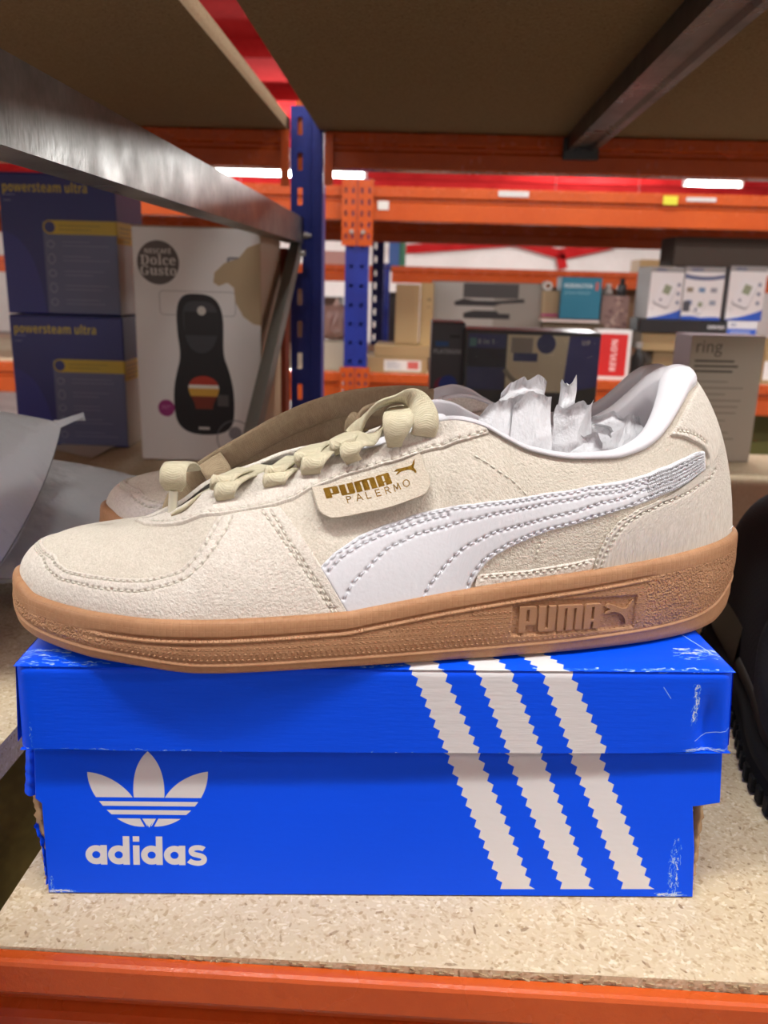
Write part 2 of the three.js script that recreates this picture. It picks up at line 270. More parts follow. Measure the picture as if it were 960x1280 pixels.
// ---------------------------------------------------------------- racking
function beamShape(h, d, lip, ld = d * 0.55) {                  // a stepped box beam, outer face at z = 0, top at y = 0
  const ledge = Math.max(lip * 0.9, 0.0192), top = lip, g = h * 0.12, r = Math.min(0.002, lip * 0.2);
  return poly([[-d, -ledge], [-ld, -ledge], [-ld, 0], [-r, 0], [-r * 0.3, -r * 0.3], [0, -r], [0, -top + r], [-r * 0.5, -top], [-h * 0.11, -top - g * 0.25], [-h * 0.11, -top - g], [-h * 0.055 - r, -top - g - r], [-h * 0.055, -top - g - 2 * r], [-h * 0.055, -h + r], [-h * 0.055 - r, -h], [-d, -h]]);
}
function beam(name, label, x0, x1, y, z, { h = 0.085, d = 0.045, lip = 0.027, back = false, tilt = 0, group, ld } = {}) {
  const t = thing(name, label, 'beam', group, [x0, S + y, z], back ? Math.PI : 0), len = x1 - x0;
  if (tilt) t.rotation.z = tilt;
  const g = extrude(beamShape(h, d, lip, ld), len).rotateY(Math.PI / 2); // shape x -> -z, so mirror below
  g.scale(1, 1, -1); { const p = g.attributes.position.array; for (let i = 0; i < p.length; i += 9) for (let k = 0; k < 3; k++) { const q = p[i + k]; p[i + k] = p[i + 3 + k]; p[i + 3 + k] = q; } }
  g.computeVertexNormals(); if (back) g.translate(-len, 0, 0);
  put('bar', metricUV(g), M.orange, t);
  return t;
}
function plate(parent, x, y, z, w, h, rows, mat = M.orange, faceZ = 1) {  // connector plate with slots through it
  const holes = [];
  for (let k = 0; k < rows; k++) for (const sx of [-0.24, 0.24]) { const cx = sx * w, cy = -h * 0.08 - (k + 0.5) * (h * 0.86 / rows), a = w * 0.07, b = h * 0.2 / rows; holes.push([[cx - a, cy - b], [cx + a, cy - b], [cx + a, cy + b], [cx - a, cy + b]]); }
  const g = extrude(poly([[-w / 2, -h], [w / 2, -h], [w / 2, 0], [-w / 2, 0]], holes), 0.003).translate(x, y, z);
  put('end_plate', metricUV(g), mat, parent);
}
function post(name, label, x0, w, y0, y1, z, { pitch = 0.047, slot = [0.0075, 0.024], cols = [0.3], depth = 0.05, round = false } = {}) {
  const t = thing(name, label, 'upright', undefined, [x0, 0, z]);
  const holes = [];
  for (let y = y1 - 0.014; y > y0 + 0.03; y -= pitch) for (const c of cols) { const cx = c * w, a = slot[0] / 2, b = slot[1] / 2, cy = y - b; holes.push(round ? Array.from({ length: 8 }, (_, k) => [cx + a * Math.cos((k / 8) * TAU), cy + a * Math.sin((k / 8) * TAU)]) : [[cx - a, cy - b], [cx + a * 0.7, cy - b], [cx + a, cy - b + a * 0.5], [cx + a, cy + b], [cx - a * 0.7, cy + b], [cx - a, cy + b - a * 0.5]]); }
  const m = cols.length > 1 ? w : w * 0.56;
  put('front_face', metricUV(extrude(poly([[0, y0], [m, y0], [m, y1], [0, y1]], holes), 0.002)), M.blue, t);
  if (m < w) { put('channel', box(0.004, y1 - y0, 0.012, m + 0.002, (y0 + y1) / 2, -0.005), M.blue, t); put('side_rib', rbox(w - m - 0.002, y1 - y0, 0.006, 0.002, (w + m) / 2 + 0.002, (y0 + y1) / 2, -0.004), M.blue, t); }
  put('flange', [box(0.002, y1 - y0, depth, 0.001, (y0 + y1) / 2, -depth / 2), box(0.002, y1 - y0, depth, w - 0.001, (y0 + y1) / 2, -depth / 2)], M.blue, t);
  if (round) put('added_back_plate', box(w - 0.005, y1 - y0, 0.002, w / 2, (y0 + y1) / 2, -depth + 0.001), M.blue, t);  // added plate closing the channel so the round holes stay dark
  put('foot_plate', box(w + 0.05, 0.006, depth + 0.04, w / 2, 0.003, -depth / 2), M.blue, t);
  return t;
}
function board(name, label, x0, x1, z0, z1, y, mat = M.chip) {   // top face at y
  const r = rng(Math.round((x0 + z0 * 3 + y * 7) * 1000) + 5), n = 90, g = box(x1 - x0, 0.018, z0 - z1, (x0 + x1) / 2, S + y - 0.009, (z0 + z1) / 2);
  const o = put(name, g, mat); tag(o, label, 'shelf board');
  return o;
}
// the near shelf and its front edge
board('shelf_board', 'bright speckled chipboard shelf carrying the blue shoe box', -0.158, 1.35, -0.264, -1.33, 0);
{ const r = rng(77), chips = [];                 // crumbly sawn front edge of the near board
  for (let i = 0; i < 300; i++) { const x = -0.1 + r() * 0.37, l = 0.001 + r() * 0.0026, g = box(l, 0.0004 + r() * 0.0006, 0.0006 + r() * 0.0006, 0, 0, 0); g.rotateY(r() * 0.6 - 0.3); g.rotateZ(r() * 0.5 - 0.25); g.translate(x, S - 0.0006 - r() * 0.006, -0.2638); chips.push(g); }
  const o = put('edge_chips', chips, std({ color: 0xa08868, roughness: 0.9 })); scene.getObjectByName('shelf_board').add(o); o.userData.kind = 'stuff'; }
board('shelf_board', 'neighbouring chipboard shelf under the mailer bags, its sawn end beside the shoe box', -1.7, -0.205, -0.27, -1.33, 0.013);
beam('shelf_beam', 'orange steel beam along the front edge of the near shelf', -0.1985, 1.4, -0.0002, -0.2575, { h: 0.1, lip: 0.0155, d: 0.03, ld: 0.006, tilt: -0.0135 });
beam('shelf_beam', 'end of an orange beam at the lower left corner, left of the near shelf', -1.7, -0.2, 0.013, -0.264, { h: 0.085, lip: 0.02, d: 0.03, ld: 0.0055 });
beam('shelf_beam', 'orange rear beam of the shelf behind the shoes, low behind the boxes', -0.13, 1.4, -0.019, -1.36, { back: true, h: 0.05, lip: 0.015 }).position.x = 1.4;
// the shelf above
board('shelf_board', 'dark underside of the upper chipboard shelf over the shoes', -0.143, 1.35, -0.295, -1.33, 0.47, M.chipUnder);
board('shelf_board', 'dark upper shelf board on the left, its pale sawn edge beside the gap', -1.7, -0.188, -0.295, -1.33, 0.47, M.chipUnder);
{ const t = beam('shelf_beam', 'dim orange rear beam under the upper shelf, right of the blue upright', -0.132, 1.4, 0.451, -1.3, { h: 0.049, lip: 0.017, d: 0.04 }); put('end_plate', box(0.012, 0.07, 0.003, 0.004, -0.038, 0.004), M.orange, t);
  const u = beam('shelf_beam', 'dim orange rear beam under the upper shelf, left of the blue slotted upright', -1.7, -0.189, 0.451, -1.3, { h: 0.049, lip: 0.017, d: 0.04 }); put('end_plate', box(0.012, 0.075, 0.003, 1.511 - 0.002, -0.038, 0.004), M.orange, u); }
{ const t = post('rack_upright', 'tall blue slotted steel upright at the back of the near shelf', -0.183, 0.045, 0, S + 0.482, -1.3);
  put('backing_plate', box(0.014, 0.1, 0.002, 0.0135, S + 0.44, -0.006), M.orange, t); }
post('rack_upright', 'blue slotted upright at the front end of the galvanised brace', -0.2145, 0.043, 0, S + 0.6, -0.2, { depth: 0.05 });
{ const prof = poly([[0, 0], [0.024, 0], [0.024, 0.002], [0.002, 0.002], [0.002, 0.033], [0.024, 0.033], [0.024, 0.035], [0, 0.035]].map(([a, b]) => [-a, b]));
  const t = thing('rack_brace', 'galvanised steel channel brace running back to the blue upright', 'brace', undefined, [-0.165, S + 0.2975, -0.19]);
  put('channel', metricUV(extrude(prof, 1.118, { bevelEnabled: true, bevelSize: 0.0004, bevelThickness: 0.0004, bevelSegments: 1 }).translate(0, 0, -1.118)), M.steel, t);
  for (const z of [-1.108]) put('bolt', [new THREE.CylinderGeometry(0.0055, 0.0055, 0.006, 6).rotateZ(Math.PI / 2).translate(0.004, 0.011, z), new THREE.CylinderGeometry(0.003, 0.003, 0.014, 10).rotateZ(Math.PI / 2).translate(0.005, 0.011, z)], M.bolt, t);
  const u = thing('rack_brace', 'thin grey diagonal brace leaning beside the white coffee machine box', 'brace', undefined, [0, 0, 0]);
  const a = V(-0.167, S + 0.292, -1.285), b = V(-0.167, S - 0.03, -0.73), d = b.clone().sub(a), L = d.length(), q = new THREE.Quaternion().setFromUnitVectors(V(0, 1, 0), d.normalize());
  const mv = (g) => g.applyQuaternion(q).translate((a.x + b.x) / 2, (a.y + b.y) / 2, (a.z + b.z) / 2);
  put('channel', [mv(box(0.002, L, 0.022, 0, 0, 0)), mv(box(0.014, L, 0.002, -0.006, 0, 0.011)), mv(box(0.014, L, 0.002, -0.006, 0, -0.011))], std({ color: 0x8d8c84, metalness: 0.35, roughness: 0.55 }), u);
  put('bolt', new THREE.CylinderGeometry(0.005, 0.005, 0.01, 6).rotateZ(Math.PI / 2).translate(-0.163, S + 0.283, -1.27), M.bolt, u); }
{ const t = thing('shelf_support', 'dark steel support bar under the upper shelf', 'support bar', undefined, [0.178, S + 0.43, -0.31]);
  const prof = poly([[0, 0], [0.008, 0], [0.012, 0.004], [0.028, 0.004], [0.032, 0], [0.04, 0], [0.04, 0.022], [0, 0.022]]), g = extrude(prof, 0.985).translate(0, 0, -0.985); put('bar', metricUV(g), M.darkSteel, t); t.rotation.y = -0.03;
  put('hook', rbox(0.05, 0.03, 0.006, 0.002, 0.02, 0.004, -0.984), M.darkSteel, t); }
// the rack across the aisle
const Z2 = -2.35;
for (const [k, y, where] of [[0, 0.483, 'upper'], [1, 0.0, 'lower']]) {
  const r = beam('shelf_beam', k ? 'lit orange beam at shoe height across the aisle, right of the blue upright' : 'lit orange beam of the rack across the aisle, with a yellow sticker and white labels', -0.115, 2.4, y, Z2, {}), l = beam('shelf_beam', `lit orange ${where} beam of the rack across the aisle, left of its blue upright`, -2.4, -0.195, y, Z2, {});
  plate(r, -0.019, 0.015, 0.006, 0.04, k ? 0.13 : 0.165, 5); plate(l, 2.205 + 0.019, 0.015, 0.006, 0.04, k ? 0.13 : 0.165, 5);
  if (!k) { const bolt = (p, x) => put('bolt', new THREE.CylinderGeometry(0.006, 0.006, 0.008, 6).rotateX(Math.PI / 2).translate(x, -0.115, 0.011), M.bolt, p); bolt(r, -0.024); bolt(l, 2.231); }
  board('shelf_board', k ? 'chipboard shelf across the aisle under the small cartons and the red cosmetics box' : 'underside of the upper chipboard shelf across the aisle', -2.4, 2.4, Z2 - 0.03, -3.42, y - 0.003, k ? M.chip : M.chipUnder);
  beam('shelf_beam', `shaded ${k ? 'lower' : 'upper'} rear beam of the rack across the aisle`, -2.4, 2.4, y - 0.02, -3.42, { h: 0.075, d: 0.04 });
}
post('rack_upright', 'blue upright with round holes standing across the aisle between orange end plates', -0.186, 0.062, 0, S + 0.5, Z2 + 0.002, { cols: [0.27, 0.73], slot: [0.011, 0.011], round: true, pitch: 0.05 });
post('rack_upright', 'dark blue rear upright of the rack across the aisle', [-.1452,.0919,-3.47,.0443,.3048][0] - 0.023, 0.046, 0, S + 0.5, -3.47, { cols: [0.3], pitch: 0.05 });
{ const r = scene.getObjectByName('shelf_beam_006');
  const white = std({ map: canvasTex(128, 32, (x, w, h) => { x.fillStyle = '#d9d9d6'; x.fillRect(0, 0, w, h); x.fillStyle = '#9b9b98'; for (let i = 8; i < 118; i += 5) x.fillRect(i, 8, 1 + (i % 3), 14); }), roughness: 0.6 }), yellow = std({ color: 0xd6d23a, roughness: 0.6 });
  const lab = (f, m, n, back = 0) => { const o = put(n, new THREE.BoxGeometry(f[3], f[4], 0.001).translate(f[0], S + f[1] + f[4] / 2, Z2 + 0.0012 - back), m); r.attach(o); };
  lab([.2492,.4652,-2.35,.0785,.0136], white, 'shelf_label'); lab([.732,.4651,-2.35,.0755,.0097], white, 'shelf_label'); lab([.6536,.4554,-2.35,.0368,.0214], yellow, 'sticker'); lab([-.0884,.4255,-2.35,.0293,.0217], std({ color: 0xdedad2, roughness: 0.6 }), 'sticker', 0.0048); }
// a third rack far behind
const Z3 = -4.6;
beam('shelf_beam', 'far orange beam of the third rack under the white wall, right of its upright', -0.12, 3.2, 0.318, Z3, { h: 0.085 });
beam('shelf_beam', 'far orange beam of the third rack, left of its upright', -3.4, -0.21, 0.318, Z3, { h: 0.085 });
board('shelf_board', 'far chipboard shelf of the third rack', -3.4, 3.2, Z3 - 0.03, -5.5, 0.315);
beam('shelf_beam', 'low far orange beam of the third rack, right of its upright', -0.12, 3.2, -0.2, Z3, { h: 0.085 }); beam('shelf_beam', 'low far orange beam of the third rack, left of its upright', -3.4, -0.21, -0.2, Z3, { h: 0.085 });
board('shelf_board', 'low far chipboard shelf of the third rack', -3.4, 3.2, Z3 - 0.03, -5.5, -0.203);
post('rack_upright', 'far dark blue dotted upright of the third rack', -0.2, 0.07, 0, S + 0.33, Z3 + 0.004, { cols: [0.27, 0.73], slot: [0.012, 0.012], round: true, pitch: 0.06 });

// ---------------------------------------------------------------- the blue shoe box
const BOXTURN = 3.3 * Math.PI / 180;
{
  const t = thing('shoe_box', 'worn blue cardboard shoe box with three white stripes, carrying the cream shoes', 'shoe box', undefined, [-0.007, S, -0.301], BOXTURN);
  const BLUE = '#004cea', WHITE = '#d2cfce';
  const scuff = (x, r, x0, y0, x1, y1, n, size) => {           // bared board where the print has rubbed and cracked off
    x.strokeStyle = x.fillStyle = '#cdd2dc'; x.lineCap = 'round'; x.lineJoin = 'round';
    const along = x1 - x0 > y1 - y0;
    for (let i = 0; i < n; i++) { const k = r(); let px = lerp(x0, x1, r()), py = lerp(y0, y1, r() * r()); if (!along) { px = lerp(x0, x1, r()); py = lerp(y0, y1, r()); } x.globalAlpha = 0.35 + r() * 0.6; x.lineWidth = size * (0.12 + r() * r() * 0.55); x.beginPath(); x.moveTo(px, py); for (let s = 0; s < 2 + k * 4; s++) { px += (along ? (r() - 0.35) * 2.6 : (r() - 0.5) * 1.2) * size; py += (along ? (r() - 0.5) * 0.8 : (r() - 0.35) * 2.4) * size; x.lineTo(px, py); } x.stroke(); }
    x.globalAlpha = 1; };
  const teeth = (x, P, a, b, n, out) => { const dx = b[0] - a[0], dy = b[1] - a[1], nl = Math.hypot(dx, dy), nx = (-dy / nl) * out, ny = (dx / nl) * out; for (let k = 0; k < n; k++) { P.push([a[0] + dx * (k / n), a[1] + dy * (k / n)]); P.push([a[0] + dx * ((k + 0.5) / n) + nx, a[1] + dy * ((k + 0.5) / n) + ny]); } P.push(b); };
  const stripe = (x, q, n, s) => { const P = []; teeth(x, P, q[0], q[2], n, s); teeth(x, P, q[3], q[1], n, s); x.beginPath(); P.forEach((p, i) => (i ? x.lineTo(...p) : x.moveTo(...p))); x.closePath(); x.fill(); };
  // body front, drawn in metres from its lower left corner
  const W0 = 0.29, H0 = 0.1, K = 2048 / W0;
  const bodyTex = canvasTex(2048, Math.round(H0 * K), (x, w, h) => {
    const at = (p) => [(p[0] + W0 / 2) * K, h - p[1] * K];
    x.fillStyle = BLUE; x.fillRect(0, 0, w, h); x.fillStyle = WHITE;
    for (const q of [[[.0263,.0638],[.0417,.0639],[.0522,.0036],[.0671,.0037]], [[.0509,.0641],[.0674,.0643],[.0776,.0038],[.0923,.0039]], [[.077,.0644],[.0915,.0646],[.1035,.004],[.1179,.0041]]]) {
      const [a, b, c, d] = q.map(at), up = [c[0] - a[0], c[1] - a[1]], f = 0.25; // carry on under the lid
      stripe(x, [[a[0] - up[0] * f, a[1] - up[1] * f], [b[0] - (d[0] - b[0]) * f, b[1] - (d[1] - b[1]) * f], c, d], 16, -K * 0.0019);
    }
    // trefoil: three leaves cut by three bands
    const [c, l, r0, ll, rr, band] = [[-.0938,.063],[-.1181,.0537],[-.07,.055],[-.1153,.0419],[-.0737,.0424],[-.0945,.0305]].map(at);
    const L = (p) => at(p);
    const pix = (px, py) => { const u = (px - 110) / 149, v = (py - 940) / 95; return [lerp(l[0], r0[0], u), lerp(c[1], band[1], v)]; };
    const leaf = (pts) => { x.beginPath(); pts.forEach((s, i) => (i ? x.bezierCurveTo(...pix(s[0], s[1]), ...pix(s[2], s[3]), ...pix(s[4], s[5])) : x.moveTo(...pix(...s)))); x.closePath(); x.fill(); };
    leaf([[185, 938], [199, 950, 206, 970, 205, 994], [203, 1014, 192, 1022, 185, 1036], [176, 1022, 167, 1014, 166, 994], [165, 970, 171, 950, 185, 938]]);
    leaf([[109, 965], [128, 966, 150, 977, 163, 994], [174, 1010, 178, 1022, 183, 1034], [160, 1038, 139, 1024, 124, 1004], [114, 992, 109, 978, 109, 965]]);
    leaf([[260, 963], [241, 965, 219, 976, 207, 994], [197, 1010, 192, 1022, 187, 1034], [210, 1037, 232, 1023, 246, 1004], [256, 991, 260, 977, 260, 963]]);
    x.fillStyle = BLUE;
    for (const y of [997, 1008, 1019]) { const a = pix(100, y), b = pix(270, y + 5); x.fillRect(a[0], a[1], b[0] - a[0], b[1] - a[1]); }
    for (const sx of [-1, 1]) { const a = pix(185 + sx * 5.5, 1022), b = pix(185 + sx * 13, 1036); x.save(); x.beginPath(); x.moveTo(...pix(185 + sx * 9.5, 1023)); x.lineTo(...pix(185 + sx * 1.2, 1037)); x.lineTo(...pix(185 + sx * 4.5, 1037)); x.lineTo(...pix(185 + sx * 12, 1023)); x.fill(); x.restore(); }
    x.fillStyle = WHITE; x.strokeStyle = WHITE;
    // lettering: adidas, round letters with stems
    const [t0, t1, t2] = [[-.1202,.0135],[-.0705,.0147],[-.1197,.026]].map(at), U = (t1[0] - t0[0]) / 151, X = (v) => t0[0] + v * U, Y = (v) => t0[1] - v * ((t0[1] - t2[1]) / 35.5);
    const lw = 8.3 * U, ring = (cx) => { x.lineWidth = lw; x.beginPath(); x.ellipse(X(cx), Y(12.6), 9.2 * U, 8.9 * U, 0, 0, TAU); x.stroke(); }, stem = (cx, h, b = 0) => { x.fillRect(X(cx) - lw / 2, Y(h), lw, Y(b) - Y(h)); };
    ring(13); stem(22.5, 25); ring(41); stem(50.6, 36.5); stem(63, 25); stem(63, 36.5, 29.5); ring(82); stem(91.6, 36.5); ring(110.5); stem(120, 25);
    x.lineWidth = lw * 0.86; x.beginPath(); x.moveTo(X(147.5), Y(20.5)); x.bezierCurveTo(X(143), Y(23.6), X(132), Y(23.5), X(131.5), Y(18.2)); x.bezierCurveTo(X(131.5), Y(11), X(148), Y(15), X(147.5), Y(7.3)); x.bezierCurveTo(X(147), Y(1), X(134), Y(1.5), X(128.3), Y(6.2)); x.stroke();
    const r = rng(5); scuff(x, r, 60, h - 12, 130, h, 60, 5); scuff(x, r, 70, h - 60, 80, h - 10, 30, 3); scuff(x, r, 200, h - 4, 1900, h, 26, 4); scuff(x, r, 1895, h - 200, 1925, h, 90, 5); scuff(x, r, 1860, h - 14, 1930, h, 50, 6);
  });
  const H1 = 0.04, K1 = 2048 / 0.295;
  const lidTex = canvasTex(2048, Math.round(H1 * K1), (x, w, h) => {
    const at = (p) => [(p[0] + 0.295 / 2) * K1, h - (p[1] - 0.067) * K1];
    x.fillStyle = BLUE; x.fillRect(0, 0, w, h); x.fillStyle = WHITE;
    for (const q of [[[.0102,.104],[.0243,.1042],[.0256,.0674],[.0408,.0676]], [[.0355,.1044],[.0506,.1046],[.0505,.0677],[.0663,.0679]], [[.0603,.1055],[.0738,.1057],[.076,.068],[.0926,.0682]]]) {
      const [a, b, c, d] = q.map(at), f = 0.3;
      stripe(x, [[a[0] - (c[0] - a[0]) * f, a[1] - (c[1] - a[1]) * f], [b[0] - (d[0] - b[0]) * f, b[1] - (d[1] - b[1]) * f], [c[0] + (c[0] - a[0]) * f, c[1] + (c[1] - a[1]) * f], [d[0] + (d[0] - b[0]) * f, d[1] + (d[1] - b[1]) * f]], 13, -K1 * 0.0019);
    }
    const r = rng(8);
    scuff(x, r, 0, 0, 520, 12, 120, 5); scuff(x, r, 0, 0, 120, 34, 130, 6); scuff(x, r, 1300, 0, 2048, 10, 110, 5); scuff(x, r, 1780, 0, 2048, 34, 130, 6);
    scuff(x, r, 0, 0, 10, h, 110, 6); scuff(x, r, 2030, 0, 2048, h, 130, 7); scuff(x, r, 1890, 60, 1906, 180, 60, 6); scuff(x, r, 1880, h - 14, 2048, h, 90, 6); scuff(x, r, 0, h - 8, 500, h, 40, 4); scuff(x, r, 500, h - 4, 2000, h, 30, 4); scuff(x, r, 70, h - 90, 76, h - 20, 16, 3);
    x.strokeStyle = '#dfe4ee'; x.lineWidth = 2; x.globalAlpha = 0.7; x.beginPath(); x.moveTo(1800, 70); x.lineTo(1824, 104); x.moveTo(1910, h - 40); x.lineTo(1970, h - 66); x.lineTo(2040, h - 80); x.stroke(); x.globalAlpha = 1;
  });
  const topTex = canvasTex(1024, 656, (x, w, h) => {            // lid top, front edge at the bottom
    const k = 1024 / 0.295; x.fillStyle = BLUE; x.fillRect(0, 0, w, h); x.fillStyle = WHITE;
    for (const q of [[[.0102,.104],[.0243,.1042]], [[.0355,.1044],[.0506,.1046]], [[.0603,.1055],[.0738,.1057]]]) { const a = (q[0][0] + 0.1475) * k, b = (q[1][0] + 0.1475) * k, d = 0.02 * k; stripe(x, [[a - d * 0.42, h - d], [b - d * 0.42, h - d], [a, h], [b, h]], 5, -k * 0.0019); }
    const r = rng(13); scuff(x, r, 0, h - 10, 560, h, 90, 4); scuff(x, r, 0, h - 44, 90, h, 90, 4); scuff(x, r, 930, h - 70, 1024, h, 130, 4); scuff(x, r, 1012, 300, 1024, h, 90, 4); scuff(x, r, 700, h - 6, 1024, h, 60, 3);
    x.strokeStyle = '#dfe4ee'; x.lineWidth = 1.6; x.globalAlpha = 0.8; x.beginPath(); x.moveTo(964, h - 130); x.lineTo(986, h - 52); x.moveTo(1019, h - 190); x.lineTo(1020, h - 20); x.stroke(); x.globalAlpha = 1;
  });
  const cardBump = field(256, [[5, 1], [12, .6], [60, .15]], 15, 7);
  const print = (map) => phys({ map, roughness: 0.5, specularIntensity: 0.35, bumpMap: cardBump, bumpScale: 0.00006 });
  const mBody = print(bodyTex), mLid = print(lidTex), mTop = print(topTex), mBlue = phys({ color: BLUE, roughness: 0.5, specularIntensity: 0.35, bumpMap: cardBump, bumpScale: 0.00006 });
  const brown = std({ map: tint(256, [[8, .5], [60, .6]], 16, 8, [150, 122, 88], [182, 152, 114]), roughness: 0.9 });
  const D = 0.172;
  // outline of the front panel: torn back at its lower corners
  const fp = [[-.1389,.0631],[-.1398,.0424],[-.1373,.0403],[-.1369,.0276],[-.1365,.0134],[-.1361,.0004],[.1346,.0005],[.1334,.023],[.1311,.0417],[.1424,.0436],[.1399,.0666]];
  fp[0][1] = fp.at(-1)[1] = 0.096;
  const yb = 0.0004; fp[5][1] = fp[6][1] = yb;
  { const outlineP = []; for (let i = 0; i < fp.length; i++) { const a = fp[i], b = fp[(i + 1) % fp.length]; outlineP.push(a); }
    const g = extrude(poly(outlineP), 0.0022, { bevelEnabled: true, bevelSize: 0.0004, bevelThickness: 0.0004, bevelSegments: 1, bevelOffset: -0.0004 }).translate(0, 0, -0.0024);
    const p = g.attributes.position, uv = g.attributes.uv; for (let i = 0; i < p.count; i++) uv.setXY(i, (p.getX(i) + W0 / 2) / W0, p.getY(i) / H0);
    put('front_panel', g, mBody, t).rotation.x = -0.1; }
  const xl = -0.1365, xr = 0.132;
  put('back_panel', box(xr - xl, 0.096, 0.002, (xl + xr) / 2, 0.0484, -D), mBlue, t);
  put('base_panel', box(xr - xl - 0.002, 0.002, D - 0.004, (xl + xr) / 2, 0.0014, -D / 2 - 0.001), brown, t);
  for (const [x, s] of [[xl, -1], [xr, 1]]) { const g = extrude(poly([[-D + 0.001, yb], [-0.012, yb], [-0.008, 0.02], [-0.016, 0.038], [-0.014, 0.06], [-0.0105, 0.066], [-0.0125, 0.097], [-D + 0.001, 0.097]]), 0.002).rotateY(-Math.PI / 2).translate(x + 0.001, 0, 0); put('side_panel', metricUV(g), mBlue, t); }
  // crumpled corner flaps and the bared brown board
  const strip = (name, pts, wid, mat, rough, seed, th = 0.0016) => { const r = rng(seed), f = spline(pts), n = 26, g = grid(6, n, (u, v) => { const p = f(v), k = Math.sin(v * 37 + seed) * rough + (r() - 0.5) * rough * 0.8, e = (u - 0.5) * wid; return [p[0] + e + (u === 0 || u === 1 ? (r() - 0.5) * rough * 1.2 : 0), p[1], p[2] - 0.1 * p[1] + k * (0.3 + u) - Math.abs(u - 0.5) * 0.004, p[0] + e, p[1]]; }); const back = g.clone().translate(0, 0, -th); return put(name, [g, back], mat, t); };
  const ql = [[-.1418,.0624],[-.1426,.0527],[-.1434,.0416],[-.1421,.0353],[-.1414,.0276],[-.1389,.0198],[-.1379,.0105],[-.1374,.0011]], qr = [[.1371,.0418],[.1371,.0303],[.1366,.0175],[.1359,.0016]];
  strip('corner_flap', ql.slice(0, 3).map((p, i) => [p[0] + 0.0004, p[1] + (i ? 0 : 0.01), -0.0028]), 0.0058, mBlue, 0.0006, 3);
  strip('torn_board', [ql[2], ql[3], ql[4], ql[5], ql[6], ql[7]].map((p, i) => [p[0] + (i < 3 ? 0.0022 : 0.0006), Math.max(p[1], 0.002), -0.0045]), 0.0062, brown, 0.0011, 4);
  strip('torn_board', [ql[4], ql[5], ql[6], ql[7]].map((p) => [p[0] - 0.0006, Math.max(p[1], 0.002), -0.0032]), 0.0016, mBlue, 0.0009, 9);
  strip('torn_board', [qr[0], qr[1], qr[2], qr[3]].map((p) => [p[0] - 0.0002, Math.max(p[1], 0.003), -0.0052]), 0.0042, brown, 0.0008, 6);
  { const fl = []; for (let k = 0; k < 34; k++) { const y = 0.004 + k * 0.0009; fl.push(rbox(0.0013, 0.0004, 0.003, 0.0002, 0.1322 - k * 0.00003, y, -0.0062 + (k % 2) * 0.0012)); } const o = put('fluting', fl, brown, t); o.userData.kind = 'stuff'; }
  // lid
  const lx0 = [[-.1415,.1009],[-.142,.0663]], lx1 = [[.1401,.1054],[.1429,.0707]], lt = 0.1047, lb = 0.0676, zf = 0.006, zb = -D - 0.006, xL = lx0[0][0], xR = lx1[0][0];
  const sag = (x, z) => -0.0125 * smooth(-z, 0.07, 0.125) * smooth(x, -0.13, 0.11) - 0.0008 * Math.sin((x + 0.14) / 0.28 * Math.PI);
  { const g = grid(60, 36, (u, v) => { const x = lerp(xL, xR, u), z = lerp(zf, zb, v), e = Math.min((x - xL), (xR - x), (zf - z), (z - zb)), round = e < 0.003 ? -0.0012 * (1 - e / 0.003) ** 2 : 0; return [x, lt + round + sag(x, z) * smooth(e, 0, 0.02), z, (x + 0.1475) / 0.295, (zf - z) / ((1024 / 0.295 / 656) ** -1 * 1) ]; });
    const uv = g.attributes.uv, p = g.attributes.position; for (let i = 0; i < p.count; i++) uv.setXY(i, (p.getX(i) + 0.1475) / 0.295, (zf - p.getZ(i)) / (656 * 0.295 / 1024));
    const lid = put('lid', g, mTop, t); lid.position.z = -0.007; lid.rotation.y = 0.0125;
    const face = grid(120, 24, (u, v) => { const x = lerp(lerp(lx0[1][0], xL, v), lerp(lx1[1][0], xR, v), u), y = lerp(lb, lt - 0.0012, v), bulge = 0.0008 * Math.sin(u * Math.PI) * (1 - v), dent = -0.0035 * Math.exp(-(((u - 0.965) / 0.014) ** 2)) * (0.5 + 0.5 * Math.sin(v * 5)) , e = Math.min(u, 1 - u) * 0.283, roundC = e < 0.004 ? -0.003 * (1 - e / 0.004) ** 2 : 0, topR = v > 0.94 ? -0.0014 * ((v - 0.94) / 0.06) ** 2 : 0; return [x, y + (v < 0.02 ? 0.0006 * Math.sin(u * 22) * smooth(Math.abs(u - .5), .3, .5) : 0), zf + bulge + dent + roundC + topR, (x + 0.1475) / 0.295, (y - 0.067) / H1]; });
    const inner = face.clone().translate(0, 0, -0.0022);
    put('front_skirt', [face, inner, grid(60, 1, (u, v) => [lerp(lx0[1][0], lx1[1][0], u), lb, zf + 0.0008 * Math.sin(u * Math.PI) - 0.0022 * v, 0.02, 0.5])], mLid, lid);
    for (const [a, b, s] of [[xL, lx0[1][0], -1], [xR, lx1[1][0], 1]]) put('side_skirt', grid(30, 12, (u, v) => [lerp(b, a, v) + (u > 0.04 ? 0.0016 * Math.sin(u * 9) * (1 - v) * -s : 0) + (s < 0 && u < 0.2 ? -0.0015 * (1 - v) : 0), lerp(lb + 0.002, lt - 0.001, v) + sag(lerp(b, a, v), lerp(zf - 0.0025, zb, u)) * v * smooth(u, 0.1, 0.3), lerp(zf - 0.0025, zb, u), 0.01 + u * 0.03, v]), mBlue, lid);
    put('back_skirt', grid(20, 4, (u, v) => [lerp(xL, xR, u), lerp(lb, lt - 0.001, v) + sag(lerp(xL, xR, u), zb) * v * smooth(Math.min(u, 1 - u), 0, 0.1), zb, u, v]), mBlue, lid);
  }
}

